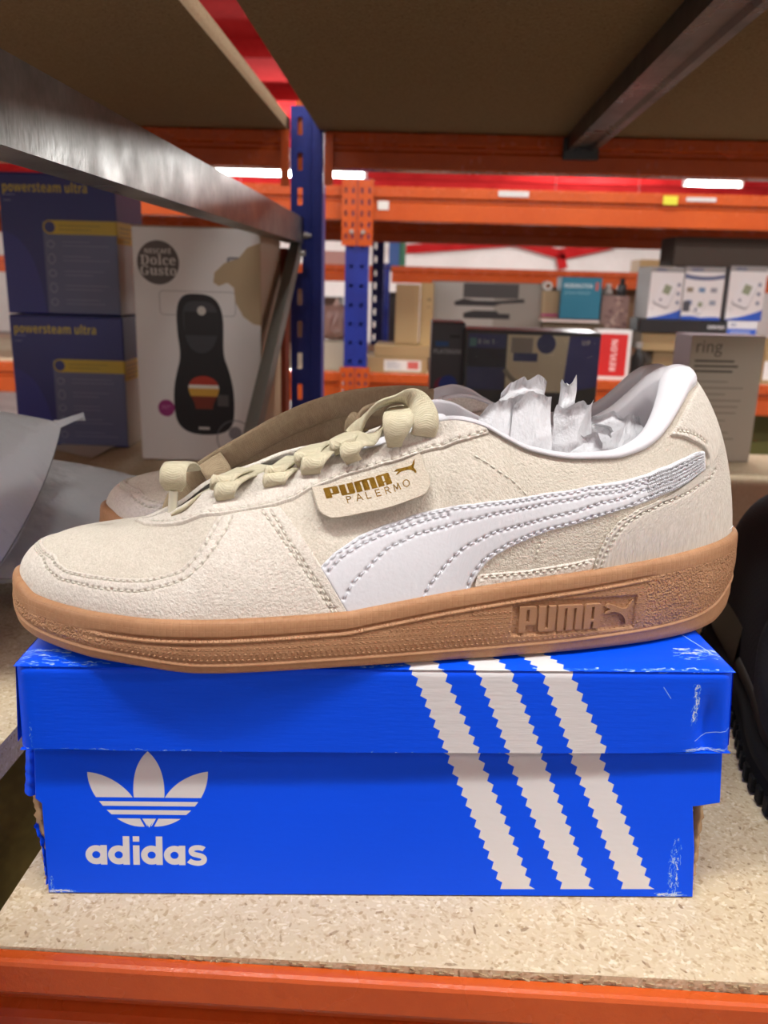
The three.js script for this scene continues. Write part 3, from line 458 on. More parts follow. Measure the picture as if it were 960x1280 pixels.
// ---------------------------------------------------------------- the pair of suede shoes
const SHOE = [];                                 // [name, geometry, material, stuff?, label?]
{
  const W3 = (tau, v, off = 0) => { const p = upperAt(tau, v), n = upperNormal(tau, v); return [p[0] + n[0] * off, p[1] + n[1] * off, p[2] + n[2] * off]; };
  const flat = (l) => byLength(l, [0.37, 0.065]);
  const mirror = (l) => l.map(([t, v]) => [-t, v]);
  // ---- stitching: holes pressed into the leather and thread between them
  const cell = 0.002, holes = new Map(), seams = new Map();
  const key = (p) => p.map((c) => Math.floor(c / cell)).join();
  const addTo = (m, p) => { const k = key(p); (m.get(k) ?? m.set(k, []).get(k)).push(p); };
  const near = (m, p) => { let best = 1; const c = p.map((x) => Math.floor(x / cell)); for (let a = -1; a < 2; a++) for (let b = -1; b < 2; b++) for (let d = -1; d < 2; d++) for (const q of m.get(`${c[0] + a},${c[1] + b},${c[2] + d}`) ?? []) best = Math.min(best, Math.hypot(p[0] - q[0], p[1] - q[1], p[2] - q[2])); return best; };
  const threads = { thread: [], whiteThread: [] };
  const bead = new THREE.SphereGeometry(1, 6, 4).rotateZ(Math.PI / 2);
  function stitch(row, lift = 0.0009, kind = 'thread', pitch = 0.0031, both = true) {
    for (const line of both ? [row, mirror(row)] : [row]) {
      const f = flat(line), n = Math.max(2, Math.round(f.length_ / pitch)), m = n * 6;
      for (let i = 0; i <= m; i++) addTo(seams, W3(...f(i / m)));
      for (let i = 0; i <= n; i++) addTo(holes, W3(...f(i / n)));
      for (let i = 0; i < n; i++) {
        const a = V(...W3(...f((i + 0.14) / n), lift)), b = V(...W3(...f((i + 0.86) / n), lift)), d = b.clone().sub(a), L = d.length(), g = bead.clone();
        g.scale(L * 0.5, 0.00042, 0.00042); g.applyQuaternion(new THREE.Quaternion().setFromUnitVectors(V(1, 0, 0), d.normalize())); g.translate((a.x + b.x) / 2, (a.y + b.y) / 2, (a.z + b.z) / 2); threads[kind].push(g);
      }
    }
  }
  const guardIn = [[.0792,.416],[.0923,.369],[.1131,.336],[.1368,.327],[.1673,.331],[.194,.33],[.2296,.339],[.2496,.361],[.271,.384],[.2832,.436],[.2951,.521],[.3042,.621],[.309,.68]];
  const guardOut = [[.0628,.383],[.0797,.323],[.1086,.26],[.1405,.259],[.1756,.251],[.2174,.255],[.2523,.298],[.2757,.333],[.2903,.387],[.3022,.471],[.3139,.576],[.3203,.67]];
  const quarterIn = [[.3506,.679],[.3686,.5],[.3853,.352],[.4021,.212],[.4191,.074],[.4252,.021]], quarterOut = [[.3606,.657],[.376,.479],[.3922,.335],[.4118,.17],[.4295,.019]];
  const eyeRow = [[.2162,.932],[.2788,.794],[.3089,.736],[.3448,.721],[.3641,.716],[.3839,.732],[.4013,.788],[.437,.85],[.4809,.876],[.5176,.857],[.5503,.844],[.5746,.897],[.5922,.961]];
  stitch([[0, guardIn[0][1] + 0.005], ...guardIn]); stitch([[0, guardOut[0][1] + 0.005], ...guardOut]); stitch(quarterIn); stitch(quarterOut); stitch(eyeRow, 0.001, 'thread', 0.0036);
  const heelRow = [[.7238,-.008],[.7283,.119],[.74,.287],[.7551,.393],[.7772,.44],[.8055,.449],[.849,.404],[.8892,.388],[.9042,.422]], heelRow2 = [[.732,-.004],[.7374,.123],[.7484,.257]];
  stitch(heelRow, 0.0011); stitch([[.7166,.014],[.7227,.16],[.7336,.328],[.75,.431],[.7741,.477]], 0.0011);
  stitch([[.5863,.082],[.6399,.076],[.6871,.092],[.7132,.115]], 0.0008); stitch([[.5778,.792],[.5994,.748],[.6237,.707],[.6408,.63]], 0.0002); stitch([[.6558,.33],[.6518,.253],[.648,.166]], 0.0002); stitch([[.8473,.853],[.8693,.721],[.8941,.598]], 0.0011);
  const S1 = 0.0012;
  for (const row of [
    [[.4145,.293],[.4285,.363],[.4522,.428],[.4797,.462],[.5147,.477],[.5461,.47],[.5769,.484],[.6022,.523],[.6681,.648],[.7136,.72],[.7799,.715],[.8501,.606],[.8738,.57]],
    [[.4186,.264],[.4327,.339],[.4547,.394],[.4822,.432],[.5219,.445],[.5494,.444]],
    [[.4351,.104],[.4441,.183],[.4625,.266],[.4822,.349],[.5127,.381],[.5447,.384],[.576,.416],[.6021,.466],[.6662,.592],[.7117,.667],[.7791,.682],[.849,.579],[.8723,.543]],
    [[.5196,.008],[.527,.083],[.5446,.176],[.566,.261],[.6004,.355],[.6646,.484],[.7225,.593],[.7781,.629],[.8384,.567],[.871,.516]],
    [[.5674,.004],[.5729,.091],[.5837,.168],[.5931,.213],[.6148,.286],[.6512,.377],[.7097,.484],[.777,.555],[.8372,.525],[.8681,.488]],
  ]) stitch(row, S1, 'whiteThread', 0.0032);
  // ---- a piece of leather laid over the upper, between two lines
  function patch(lo, hi, nu, nv, thick, { rim = [1, 1, 1, 1], r = 0.0011, dimples = true, raise = 0, uvShift = 0 } = {}) {
    const a = flat(lo), b = flat(hi), P = [], Nn = [], TV = [];
    for (let j = 0; j <= nv; j++) for (let i = 0; i <= nu; i++) { const u = i / nu, v = j / nv, p = a(u), q = b(u), t = lerp(p[0], q[0], v), w = lerp(p[1], q[1], v); TV.push([t, w]); P.push(upperAt(t, w)); Nn.push(upperNormal(t, w)); }
    const dist = (i, k) => Math.hypot(P[i][0] - P[k][0], P[i][1] - P[k][1], P[i][2] - P[k][2]), w = nu + 1, d = P.map(() => [9, 9, 9, 9]);
    for (let i = 0; i <= nu; i++) { for (let j = 0, s = 0; j <= nv; j++) { if (j) s += dist(j * w + i, (j - 1) * w + i); d[j * w + i][0] = s; } for (let j = nv, s = 0; j >= 0; j--) { if (j < nv) s += dist(j * w + i, (j + 1) * w + i); d[j * w + i][1] = s; } }
    for (let j = 0; j <= nv; j++) { for (let i = 0, s = 0; i <= nu; i++) { if (i) s += dist(j * w + i, j * w + i - 1); d[j * w + i][2] = s; } for (let i = nu, s = 0; i >= 0; i--) { if (i < nu) s += dist(j * w + i, j * w + i + 1); d[j * w + i][3] = s; } }
    const g = grid(nu, nv, (u, v, i, j) => {
      const k = j * w + i, e = Math.min(...d[k].map((x, q) => (rim[q] ? x : 9))), pr = e >= r ? 1 : Math.sqrt(Math.max(0, 1 - (1 - e / r) ** 2));
      let off = thick * pr + raise - (e === 0 ? 0.0004 : 0);
      if (dimples && e > 0.0004) { const x = near(seams, P[k]); if (x < 0.0016) off -= 0.0003 * Math.exp(-((x / 0.0007) ** 2)); const y = near(holes, P[k]); if (y < 0.0016) off -= 0.0009 * Math.exp(-((y / 0.0006) ** 2)); }
      return [P[k][0] + Nn[k][0] * off, P[k][1] + Nn[k][1] * off, P[k][2] + Nn[k][2] * off, TV[k][0] * 0.36 + uvShift, d[k][0] > 1 ? 0 : d[k][0] + P[k][2] * 0.3];
    });
    return orient(g);
  }
  function orient(g) {                             // faces outwards: compare with the away-from-axis direction
    const p = g.attributes.position, n = g.attributes.normal; let s = 0;
    for (let i = 0; i < p.count; i += 7) s += n.getZ(i) * p.getZ(i) + n.getY(i) * (p.getY(i) - 0.03);
    return s < 0 ? flip(g) : g;
  }
  const both = (lo, hi, nu, nv, th, o) => [patch(lo, hi, nu, nv, th, o), patch(mirror(lo), mirror(hi), Math.ceil(nu / 2), Math.ceil(nv / 2), th, { ...o, dimples: false })];
  const add = (name, g, m, o = {}) => SHOE.push({ name, g: Array.isArray(g) ? join(g) : g, m, ...o });
  // the upper beneath everything
  add('upper', orient(grid(560, 60, (u, v) => { const t = u * 2, p = W3(t, v * 1.0, 0); return [...p, t * 0.36, v * 0.065 + Math.abs(p[2]) * 0.2]; })), M.suedeShaded);
  const V0 = -0.03;
  { const hl = [[.0765,.466],[.094,.405],[.1136,.367],[.1382,.362],[.1681,.363],[.1932,.359],[.2293,.367],[.2506,.387],[.2689,.416],[.2809,.462],[.2922,.544],[.301,.651],[.3066,.704],[.3284,.707],[.3506,.699],[.3699,.682]], lo = [[0, V0], [0.1, V0], [0.2, V0], [0.3, V0], [0.4471, V0]];
    const hi = [[0, hl[0][1] + 0.004], ...hl];
    add('toe_guard', [patch(lo, hi, 560, 80, 0.0011, { rim: [0, 1, 0, 1] }), patch(mirror(lo), mirror(hi), 200, 34, 0.0011, { rim: [0, 1, 0, 1] })], M.suede); }
  { const lo = [[.161,.92],[.2003,.898],[.2788,.758],[.309,.706],[.3448,.694],[.364,.687],[.3838,.704],[.4012,.762],[.4369,.824],[.4807,.852],[.5173,.835],[.5499,.822],[.5743,.876],[.5969,.96]], t0 = lo[0][0], t1 = lo.at(-1)[0];
    lo[0][1] = 1; const hi = [[t0, 1]]; for (let k = 1; k <= 12; k++) hi.push([lerp(t0, t1 - 0.004, k / 12), 1]);
    add('eyestay', both(lo, hi, 330, 34, 0.0013, { rim: [1, 1, 0, 0] }), M.suede); }
  add('quarter_band', both([[.5762,.014],[.6312,.002],[.6783,.001],[.7157,.001]].map(([t]) => [t, V0]), [[.5807,.104],[.6397,.102],[.6869,.125],[.7189,.143]], 110, 16, 0.0009, { rim: [0, 1, 0, 0] }), M.suede);
  { const left = [[.7157,-.025],[.721,.138],[.7321,.315],[.7474,.42],[.771,.484],[.8023,.49],[.8459,.435],[.8784,.418],[.8914,.44],[.895,.499],[.8887,.567],[.8659,.679],[.8495,.791],[.8339,.891]]; left[0][1] = V0; left.at(-1)[1] = Math.min(left.at(-1)[1], 0.97);
    const right = [[1, V0], [1, 0.2], [1, 0.45], [1, 0.7], [1, 0.985]];
    add('heel_counter', both(left, right, 190, 110, 0.0014, { rim: [1, 0, 0, 1] }), M.suede);
  }
  { const hi = [[.4093,.29],[.4248,.37],[.45,.449],[.478,.487],[.513,.5],[.5454,.493],[.5762,.506],[.6024,.548],[.6678,.679],[.7132,.751],[.7568,.772],[.808,.735],[.8521,.632],[.8882,.561]], lo = [[.4441,-.008],[.5056,-.005],[.5701,-.012],[.5759,.052],[.582,.106],[.5891,.157],[.6013,.208],[.622,.274],[.6636,.378],[.7096,.461],[.7526,.517],[.8026,.512],[.8464,.463],[.8837,.454]]; lo[0][1] = lo[1][1] = lo[2][1] = V0;
    add('side_stripe', both(lo, hi, 420, 64, 0.0013, { rim: [1, 1, 1, 1], r: 0.0013 }), M.leather, { label: 'white leather side stripe' });
    const f0 = flat(lo), f1 = flat(hi), dots = [], dot = new THREE.SphereGeometry(0.00062, 6, 3, 0, TAU, 0, Math.PI / 2);   // the pressed grain near the tip
    for (let i = 0; i < 34; i++) for (let j = 0; j < 7; j++) { const u = 0.79 + i * 0.006 + (j % 2) * 0.003, v = (j + 0.9) / 7.9; if (u > 0.985) continue; const a = f0(u), b = f1(u), t = lerp(a[0], b[0], v), w = lerp(a[1], b[1], v), n = upperNormal(t, w), g = dot.clone(); g.applyQuaternion(new THREE.Quaternion().setFromUnitVectors(V(0, 1, 0), V(...n))); g.translate(...W3(t, w, 0.00105)); dots.push(g); }
    SHOE.at(-1).kids = [{ name: 'pressed_grain', g: join(dots), m: M.leather, stuff: true }]; }
  // hanging suede tag with gold lettering
  { const top = [[.4033,.778],[.4368,.816],[.4805,.841],[.5209,.82]], q = [[.4041,.76],[.5209,.822],[.5331,.572],[.4122,.534]], at = (x, y) => { const a = [lerp(q[0][0], q[1][0], x), lerp(q[0][1], q[1][1], x)], b = [lerp(q[3][0], q[2][0], x), lerp(q[3][1], q[2][1], x)]; return [lerp(a[0], b[0], y), lerp(a[1], b[1], y)]; };
    const lift = (y) => 0.0012 + 0.0042 * Math.pow(y, 1.3), rr = 0.13, ry = 0.36;
    const half = (y) => { if (y < 1 - ry) return 0; const k = (y - (1 - ry)) / ry; return rr * (1 - Math.sqrt(Math.max(0, 1 - k * k))); };
    const face = (off) => (u, v) => { const h = half(v), x = lerp(h + (v < .2 ? .0 : 0), 1 - h, u), t = at(x, v); return [...W3(t[0], t[1], lift(v) + off), x * 0.045 + 0.3, v * 0.02]; };
    const N1 = 60, N2 = 40, front = orient(grid(N1, N2, face(0.0014))), back = orient(grid(N1, N2, face(0)));
    const rimPts = []; for (let i = 0; i <= N2; i++) rimPts.push([0, i / N2]); for (let i = 1; i <= N1; i++) rimPts.push([i / N1, 1]); for (let i = N2 - 1; i >= 0; i--) rimPts.push([1, i / N2]);
    const edge = grid(rimPts.length - 1, 4, (u, v, i, j) => { const p = rimPts[i], th = (j / 4) * Math.PI, f = face(0.0007 - 0.0007 * Math.cos(th)), a = f(...p), b = f(clamp(p[0], 0.02, 0.98), clamp(p[1], 0, 0.96)), d = V(a[0] - b[0], a[1] - b[1], a[2] - b[2]); if (d.length() > 1e-6) d.normalize().multiplyScalar(0.0005 * Math.sin(th)); else d.set(0, 0, 0); return [a[0] + d.x, a[1] + d.y, a[2] + d.z, u * 0.1, v * 0.002]; });
    add('tag', [front, back, edge], M.suedeTag, { label: 'small suede tag stamped in gold' });
    const map2 = (g, x0, y0, sx, sy, slant, z0) => { const p = g.attributes.position; for (let i = 0; i < p.count; i++) { const x = x0 + p.getX(i) * sx + (p.getY(i)) * slant, y = y0 - p.getY(i) * sy, t = at(x, y), w = W3(t[0], t[1], lift(y) + 0.0014 + z0 + p.getZ(i)); p.setXYZ(i, ...w); } g.computeVertexNormals(); return g; };
    const gold = []; let cx = 0.085; const word = LETTERS();
    for (const [sh, wd] of word) { gold.push(map2(extrude(sh, 0.00018, { curveSegments: 4 }), cx, 0.44, 0.128, 0.33, 0.0, -0.00004)); cx += wd * 0.128 + 0.012; }
    gold.push(map2(extrude(CAT(), 0.00018, { curveSegments: 4 }), 0.735, 0.44, 0.215, 0.36, 0, -0.00004));
    cx = 0.25; for (const ch of 'PALERMO') { for (const s of THIN(ch)) gold.push(map2(extrude(s, 0.00015), cx, 0.68, 0.062, 0.2, 0, -0.00004)); cx += 0.0865; }
    SHOE.at(-1).kids = [{ name: 'gold_lettering', g: join(gold), m: M.gold, label: 'gold foil lettering' }]; }
  add('stitching', join(threads.thread), M.thread, { stuff: true }); add('stripe_stitching', join(threads.whiteThread), M.whiteThread, { stuff: true });
  // padded collar and lining
  { const t0 = flatTau(0.168), N = 260, rollOf = curve1([[.16, .0013], [.185, .0015], [.205, .0016], [.23, .0018], [.25, .0026], [.268, .0042], [.285, .006], [.3, .007], [.319, .0072]]);
    const g = grid(N, 34, (u, v) => {
      const tau = lerp(t0, 2 - t0, u), o = outline(tau), p = upperAt(tau, 1), r = rollOf(o.base), nl = Math.hypot(o.ns, o.nw), ix = -o.ns / nl, iz = -o.nw / nl, k = v * 34;
      let a, h;
      if (k <= 16) { const ph = lerp(-0.5, Math.PI, k / 16); const w0 = (1 - Math.cos(ph)) / 2; a = lerp(-0.0018, 2 * r - 0.0005, w0); h = r * 0.8 * Math.sin(ph) + 0.0004; }
      else { const q = (k - 16) / 18, dep = p[1] - seatHeight(o.base) - 0.002; a = 2 * r - 0.0005 + 0.0015 * Math.sin(q * Math.PI) - r * 0.6 * smooth(q, 0, 0.5); h = -dep * q; const bs = upperAt(tau, 1 - q * 0.96); return [bs[0] + ix * (a + 0.0005), p[1] + h, bs[2] + iz * (a + 0.0005), tau * 0.36, k * 0.003]; }
      return [p[0] + ix * a, p[1] + h, p[2] + iz * a, tau * 0.36, k * 0.003];
    });
    add('collar_lining', flip(g), M.lining, { label: 'smooth white padded collar lining' }); }
  { const N = 80; add('insole', grid(N, 8, (u, v) => { const s = lerp(0.06, 0.313, u), a = halfAt(s, 0), b = halfAt(s, 1); return [s, seatHeight(s) + 0.002 + 0.003 * Math.abs(v - 0.5), lerp(a - 0.004, -b + 0.004, v), s, v * 0.06]; }), M.lining); }
  add('tongue', grid(50, 16, (u, v) => { const s = lerp(0.068, 0.18, u), h = lerp(topHs(s), 0.092, smooth(s, 0.165, 0.18)) , x = v * 2 - 1, hw = lerp(0.012, 0.024, smooth(u, 0, 0.7)); return [s, h + 0.0015 * (1 - x * x) - 0.0055 * x * x - 0.0035, x * hw, s, x * hw]; }), M.lining);
  // the gum cupsole
  const lower = curve1([[0, .0062], [.03, .0056], [.1, .0052], [.2, .0062], [.26, .0076], [.29, .0092], [.308, .013], [.319, .0155]]);
  const onWall = (tau, h, inset) => { const o = outline(tau, inset); return [o.s, h, o.w]; };
  const panel = [[.6194,.0245],[.7726,.0228],[.7776,.0085],[.6233,.0095]];
  const pu = (tau, h) => { const x = (tau - panel[0][0]) / (panel[1][0] - panel[0][0]), tp = lerp(panel[0][1], panel[1][1], x), bt = lerp(panel[3][1], panel[2][1], x); return [x, (h - bt) / (tp - bt)]; };
  const wall = (tau) => { const q = outline(tau).base, hb = seatHeight(q), g = groundGap(q), lr = g + lower(q), A = smooth(q, 0.034, 0.05) * (1 - smooth(q, 0.252, 0.266)); return { q, hb, g, lr, A }; };
  const ribsMap = canvasTex(64, 64, (x) => { x.fillStyle = '#888'; x.fillRect(0, 0, 64, 64); x.fillStyle = '#505050'; x.fillRect(0, 0, 14, 64); x.fillStyle = '#444'; x.fillRect(0, 30, 64, 5); }, { repeat: 1 / 0.0024, srgb: false });
  const dashMap = canvasTex(128, 128, (x) => { x.fillStyle = '#555'; x.fillRect(0, 0, 128, 128); for (let j = 0; j < 4; j++) { x.fillStyle = '#8a8a8a'; x.fillRect(0, j * 32 + 20, 128, 5); x.fillStyle = '#ffffff'; for (let i = 0; i < 3; i++) for (const o of [0, 128, -128]) { x.beginPath(); x.ellipse(i * 42.7 + (j % 2) * 21 + o + 10, j * 32 + 9, 11, 8, 0, 0, TAU); x.fill(); } } }, { repeat: 1 / 0.0066, srgb: false });
  const gumBase = { map: tint(512, [[9, .6], [40, .4], [120, .5]], 31, 9, [160, 116, 82], [180, 137, 101]), roughness: 0.52, specularIntensity: 0.45 };
  const gum = phys({ ...gumBase, bumpMap: fineGrain, bumpScale: 0.00008 }), gumRib = phys({ ...gumBase, bumpMap: ribsMap, bumpScale: 0.0003 }), gumDash = phys({ ...gumBase, bumpMap: dashMap, bumpScale: 0.0007 }), gumPebble = phys({ ...gumBase, bumpMap: field(512, [[62, 1], [110, .8]], 33, 22), bumpScale: 0.0009 });
  const loop = (name, m, rows, n = 700, t0 = 0, t1 = 2, kids) => { const L = OUT[0].total; add(name, orient(grid(n, rows(0).length - 1, (u, v, i, j) => { const tau = lerp(t0, t1, u), R = rows(tau)[j], p = onWall(tau, R[1], R[0]); return [...p, (tau <= 1 ? tau : 2 - tau) * L, R[1]]; })), m, { kids }); };
  loop('foxing_band', gumRib, (t) => { const { hb, A } = wall(t); return [[.0062, hb - .001], [.0052, hb + .0006], [.0036, hb + .0014], [.002, hb + .0012], [.001, hb + .0005], [.0005, hb - .0006], [.0003, hb - .0022], [.0002, hb - .0042], [.0002 + .0002 * A, hb - .0045], [.0002 + .0008 * A, hb - .0049], [.0002 + .001 * A, hb - .0053]]; });
  const panelIn = (tau, h) => { if (tau < 0.5 || tau > 1) return 0; const [x, y] = pu(tau, h); const e = Math.min(x * 0.06, (1 - x) * 0.06, y * 0.015, (1 - y) * 0.015); return e <= 0 ? 0 : 0.0009 * Math.min(1, e / 0.0004); };
  const sideRows = (n) => (t) => { const { hb, lr, A } = wall(t), top = hb - .0053, R = [[.0002 + .001 * A, top], [.0002 + .0006 * A, top - .0004], [.0001 - .0003 * A, top - .0008], [.0001 - .0005 * A, top - .0013], [.0001 - .0002 * A, top - .0018], [.0001 + .0005 * A, top - .0022], [.0001 + .0001 * A, top - .0026]]; const h0 = top - .0026, h1 = lr + .0002; for (let k = 1; k <= n; k++) { const h = lerp(h0, h1, k / n); R.push([.0001 - .0004 * Math.sin(Math.PI * k / n) + .0002 * k / n + panelIn(t, h), h]); } return R; };
  const ta = flatTau(0.047), tb = flatTau(0.2585);
  loop('sidewall', gumDash, sideRows(34), 900, ta, tb);
  loop('sidewall', gumDash, sideRows(8), 300, 2 - tb, 2 - ta);
  loop('toe_bumper', gumPebble, sideRows(14), 240, -ta, ta); loop('heel_bumper', gumPebble, sideRows(20), 300, tb, 2 - tb);
  loop('outsole', gum, (t) => { const { g, lr, q } = wall(t); return [[.0003, lr + .0002], [.0006, lr], [.0004, lr - .0003], [0, lr - .0007], [-.0002, lr - .0012], [.0001, lr - .0016], [.0004, lr - .002], [.0003, g + (lr - g) * .4], [.0009, g + .0012], [.0018, g + .0004], [.0034, g], [.02, g + .0002], [.03, g + .0002]]; }, 500);
  { const nubs = [], nub = new THREE.SphereGeometry(1, 6, 3, 0, TAU, 0, Math.PI / 2); // rows of small nubs along the sidewall
    for (const side of [1, -1]) for (let k = 0; k < 9; k++) { const n = Math.round((tb - ta) * OUT[0].total / 0.0022); for (let i = 0; i < n; i++) { const tau0 = lerp(ta + 0.004, tb - 0.004, (i + (k % 2) * 0.5) / n), { hb, lr } = wall(tau0), h = lr + 0.0012 + k * 0.0021; if (h > hb - 0.0086) continue; const tau = side > 0 ? tau0 : 2 - tau0; const [x, y] = pu(tau, h); if (side > 0 && x > -0.01 && x < 1.01 && y > -0.06) continue; const o = outline(tau), g = nub.clone().scale(0.00062, 0.0004, 0.00042); g.applyQuaternion(new THREE.Quaternion().setFromUnitVectors(V(0, 1, 0), V(o.ns, 0, o.nw).normalize())); g.translate(...onWall(tau, h, 0)); nubs.push(g); } }
    add('sole_nubs', join(nubs), gum, { stuff: true }); }
  { // raised lettering in the recessed panel
    const raised = [], P2 = (g, x0, y0, sx, sy) => { const p = g.attributes.position; for (let i = 0; i < p.count; i++) { const x = x0 + p.getX(i) * sx, y = y0 + p.getY(i) * sy, tau = lerp(panel[0][0], panel[1][0], x), tp = lerp(panel[0][1], panel[1][1], x), bt = lerp(panel[3][1], panel[2][1], x); p.setXYZ(i, ...onWall(tau, lerp(bt, tp, y), 0.0009 - p.getZ(i))); } g.computeVertexNormals(); return g; };
    let cx = 0.055; const opt = { bevelEnabled: true, bevelThickness: 0.0003, bevelSize: 0.02, bevelOffset: -0.02, bevelSegments: 1, curveSegments: 4 };
    for (const [sh, wd] of LETTERS()) { raised.push(P2(extrude(sh, 0.0009, opt), cx, 0.1, 0.136, 0.74)); cx += wd * 0.136 + 0.015; }
    raised.push(P2(extrude(CAT(), 0.0009, { ...opt, bevelSize: 0.01, bevelOffset: -0.01 }), 0.725, 0.12, 0.245, 0.76));
    SHOE.find((p) => p.name === 'sidewall').kids = [{ name: 'raised_lettering', g: join(raised), m: gum }]; }
}
function flatTau(s) { let lo = 0, hi = 1; for (let k = 0; k < 40; k++) { const m = (lo + hi) / 2; if (outline(m).base < s) lo = m; else hi = m; } return lo; }
function halfAt(s, k) { const o = OUT[k]; for (let i = 1; i <= 600; i++) if (o[i][0] >= s) return o[i][1]; return 0; }
function topHs(s) { for (let q = 0.05; q < 0.2; q += 0.001) if (topS(q) >= s) return topH(q); return 0.09; }
function LETTERS() {                              // heavy block capitals with narrow slots, in a unit box: [shape, width]
  const rr = (pts, c) => { const s = new THREE.Shape(); pts.forEach(([x, y, r], i) => { const a = pts[(i + pts.length - 1) % pts.length], b = pts[(i + 1) % pts.length], dir = (p) => { const l = Math.hypot(p[0] - x, p[1] - y); return [(p[0] - x) / l, (p[1] - y) / l]; }; if (!r) { i ? s.lineTo(x, y) : s.moveTo(x, y); return; } const u = dir(a), v = dir(b); const p0 = [x + u[0] * r, y + u[1] * r], p1 = [x + v[0] * r, y + v[1] * r]; i ? s.lineTo(...p0) : s.moveTo(...p0); s.quadraticCurveTo(x, y, ...p1); }); s.closePath(); return s; };
  const hole = (s, x0, y0, x1, y1) => { s.holes.push(new THREE.Path([[x0, y0], [x1, y0], [x1, y1], [x0, y1]].map((p) => new THREE.Vector2(...p)))); return s; };
  const P = hole(rr([[0, 0], [.42, 0], [.42, .27], [.98, .27, .1], [.98, 1, .14], [0, 1]]), .42, .42, .56, .86);
  const U = rr([[0, 0, .14], [.98, 0, .14], [.98, 1], [.56, 1], [.56, .14], [.42, .14], [.42, 1], [0, 1]]);
  const Mm = rr([[0, 0], [.4, 0], [.4, .86], [.53, .86], [.53, 0], [.93, 0], [.93, .86], [1.06, .86], [1.06, 0], [1.46, 0], [1.46, 1, .14], [0, 1, .08]]);
  const A = hole(rr([[0, 0], [.42, 0], [.42, .26], [.56, .26], [.56, 0], [.98, 0], [.98, 1, .14], [0, 1, .14]]), .42, .38, .56, .86);
  return [[P, .98], [U, .98], [Mm, 1.46], [A, .98]];
}
function CAT() {                                  // leaping cat, head to the left, tail raised at the right
  const s = new THREE.Shape(); s.moveTo(0.02, 0.80);
  for (const c of [[.06, .90, .14, .93, .2, .88], [.3, .84, .4, .80, .5, .74], [.6, .68, .7, .64, .78, .7], [.86, .78, .86, .92, .98, 1.0], [.93, .9, .93, .76, .88, .64], [.83, .56, .8, .46, .82, .36], [.84, .24, .86, .14, .84, .04], [.8, .02, .78, .04, .77, .08], [.77, .2, .72, .3, .64, .4], [.58, .48, .5, .5, .42, .54], [.34, .56, .3, .6, .22, .56], [.14, .52, .1, .48, .04, .52], [.06, .6, .14, .64, .2, .7], [.14, .74, .06, .74, .02, .80]]) s.bezierCurveTo(...c);
  return s;
}
function THIN(ch) {                               // thin capitals, a few bars each, in a unit box
  const bar = (x0, y0, x1, y1, w = 0.13) => { const d = Math.hypot(x1 - x0, y1 - y0), nx = (-(y1 - y0) / d) * w / 2, ny = ((x1 - x0) / d) * w / 2; return poly([[x0 + nx, y0 + ny], [x0 - nx, y0 - ny], [x1 - nx, y1 - ny], [x1 + nx, y1 + ny]]); };
  const arc = (cx, cy, rx, ry, a0, a1, w = 0.13) => { const n = 14, o = [], q = []; for (let i = 0; i <= n; i++) { const a = lerp(a0, a1, i / n); o.push([cx + Math.cos(a) * rx, cy + Math.sin(a) * ry]); q.unshift([cx + Math.cos(a) * (rx - w), cy + Math.sin(a) * (ry - w * 0.8)]); } return poly([...o, ...q]); };
  return { P: [bar(.1, 0, .1, 1), arc(.3, .72, .46, .28, -Math.PI / 2, Math.PI / 2), bar(.1, .94, .35, .94), bar(.1, .5, .35, .5)], A: [bar(.02, 0, .45, 1), bar(.45, 1, .88, 0), bar(.2, .34, .7, .34)], L: [bar(.1, 0, .1, 1), bar(.1, .06, .7, .06)], E: [bar(.1, 0, .1, 1), bar(.1, .06, .75, .06), bar(.1, .5, .7, .5), bar(.1, .94, .75, .94)], R: [bar(.1, 0, .1, 1), arc(.3, .72, .46, .28, -Math.PI / 2, Math.PI / 2), bar(.1, .94, .35, .94), bar(.1, .5, .35, .5), bar(.4, .48, .8, 0)], M: [bar(.02, 0, .12, 1), bar(.12, 1, .45, .2), bar(.45, .2, .78, 1), bar(.78, 1, .9, 0)], O: [arc(.5, .5, .5, .5, 0, TAU)] }[ch];
}
function makeShoe(label, group, pos, turn) {
  const t = thing('suede_shoe', label, 'shoe', group, pos, turn);
  for (const p of SHOE) { const m = put(p.name, p.g, p.m, t); if (p.stuff) m.userData.kind = 'stuff'; if (p.label) m.userData.label = p.label; for (const k of p.kids ?? []) { const c = put(k.name, k.g, k.m, m); if (k.label) c.userData.label = k.label; if (k.stuff) c.userData.kind = 'stuff'; } }
  return t;
}
const SHOETURN = 10 * Math.PI / 180;
const shoeA = makeShoe('cream suede low-top shoe with white side stripe, in front on the blue box', undefined, [-0.16239, S + 0.1052, -0.32778], SHOETURN);
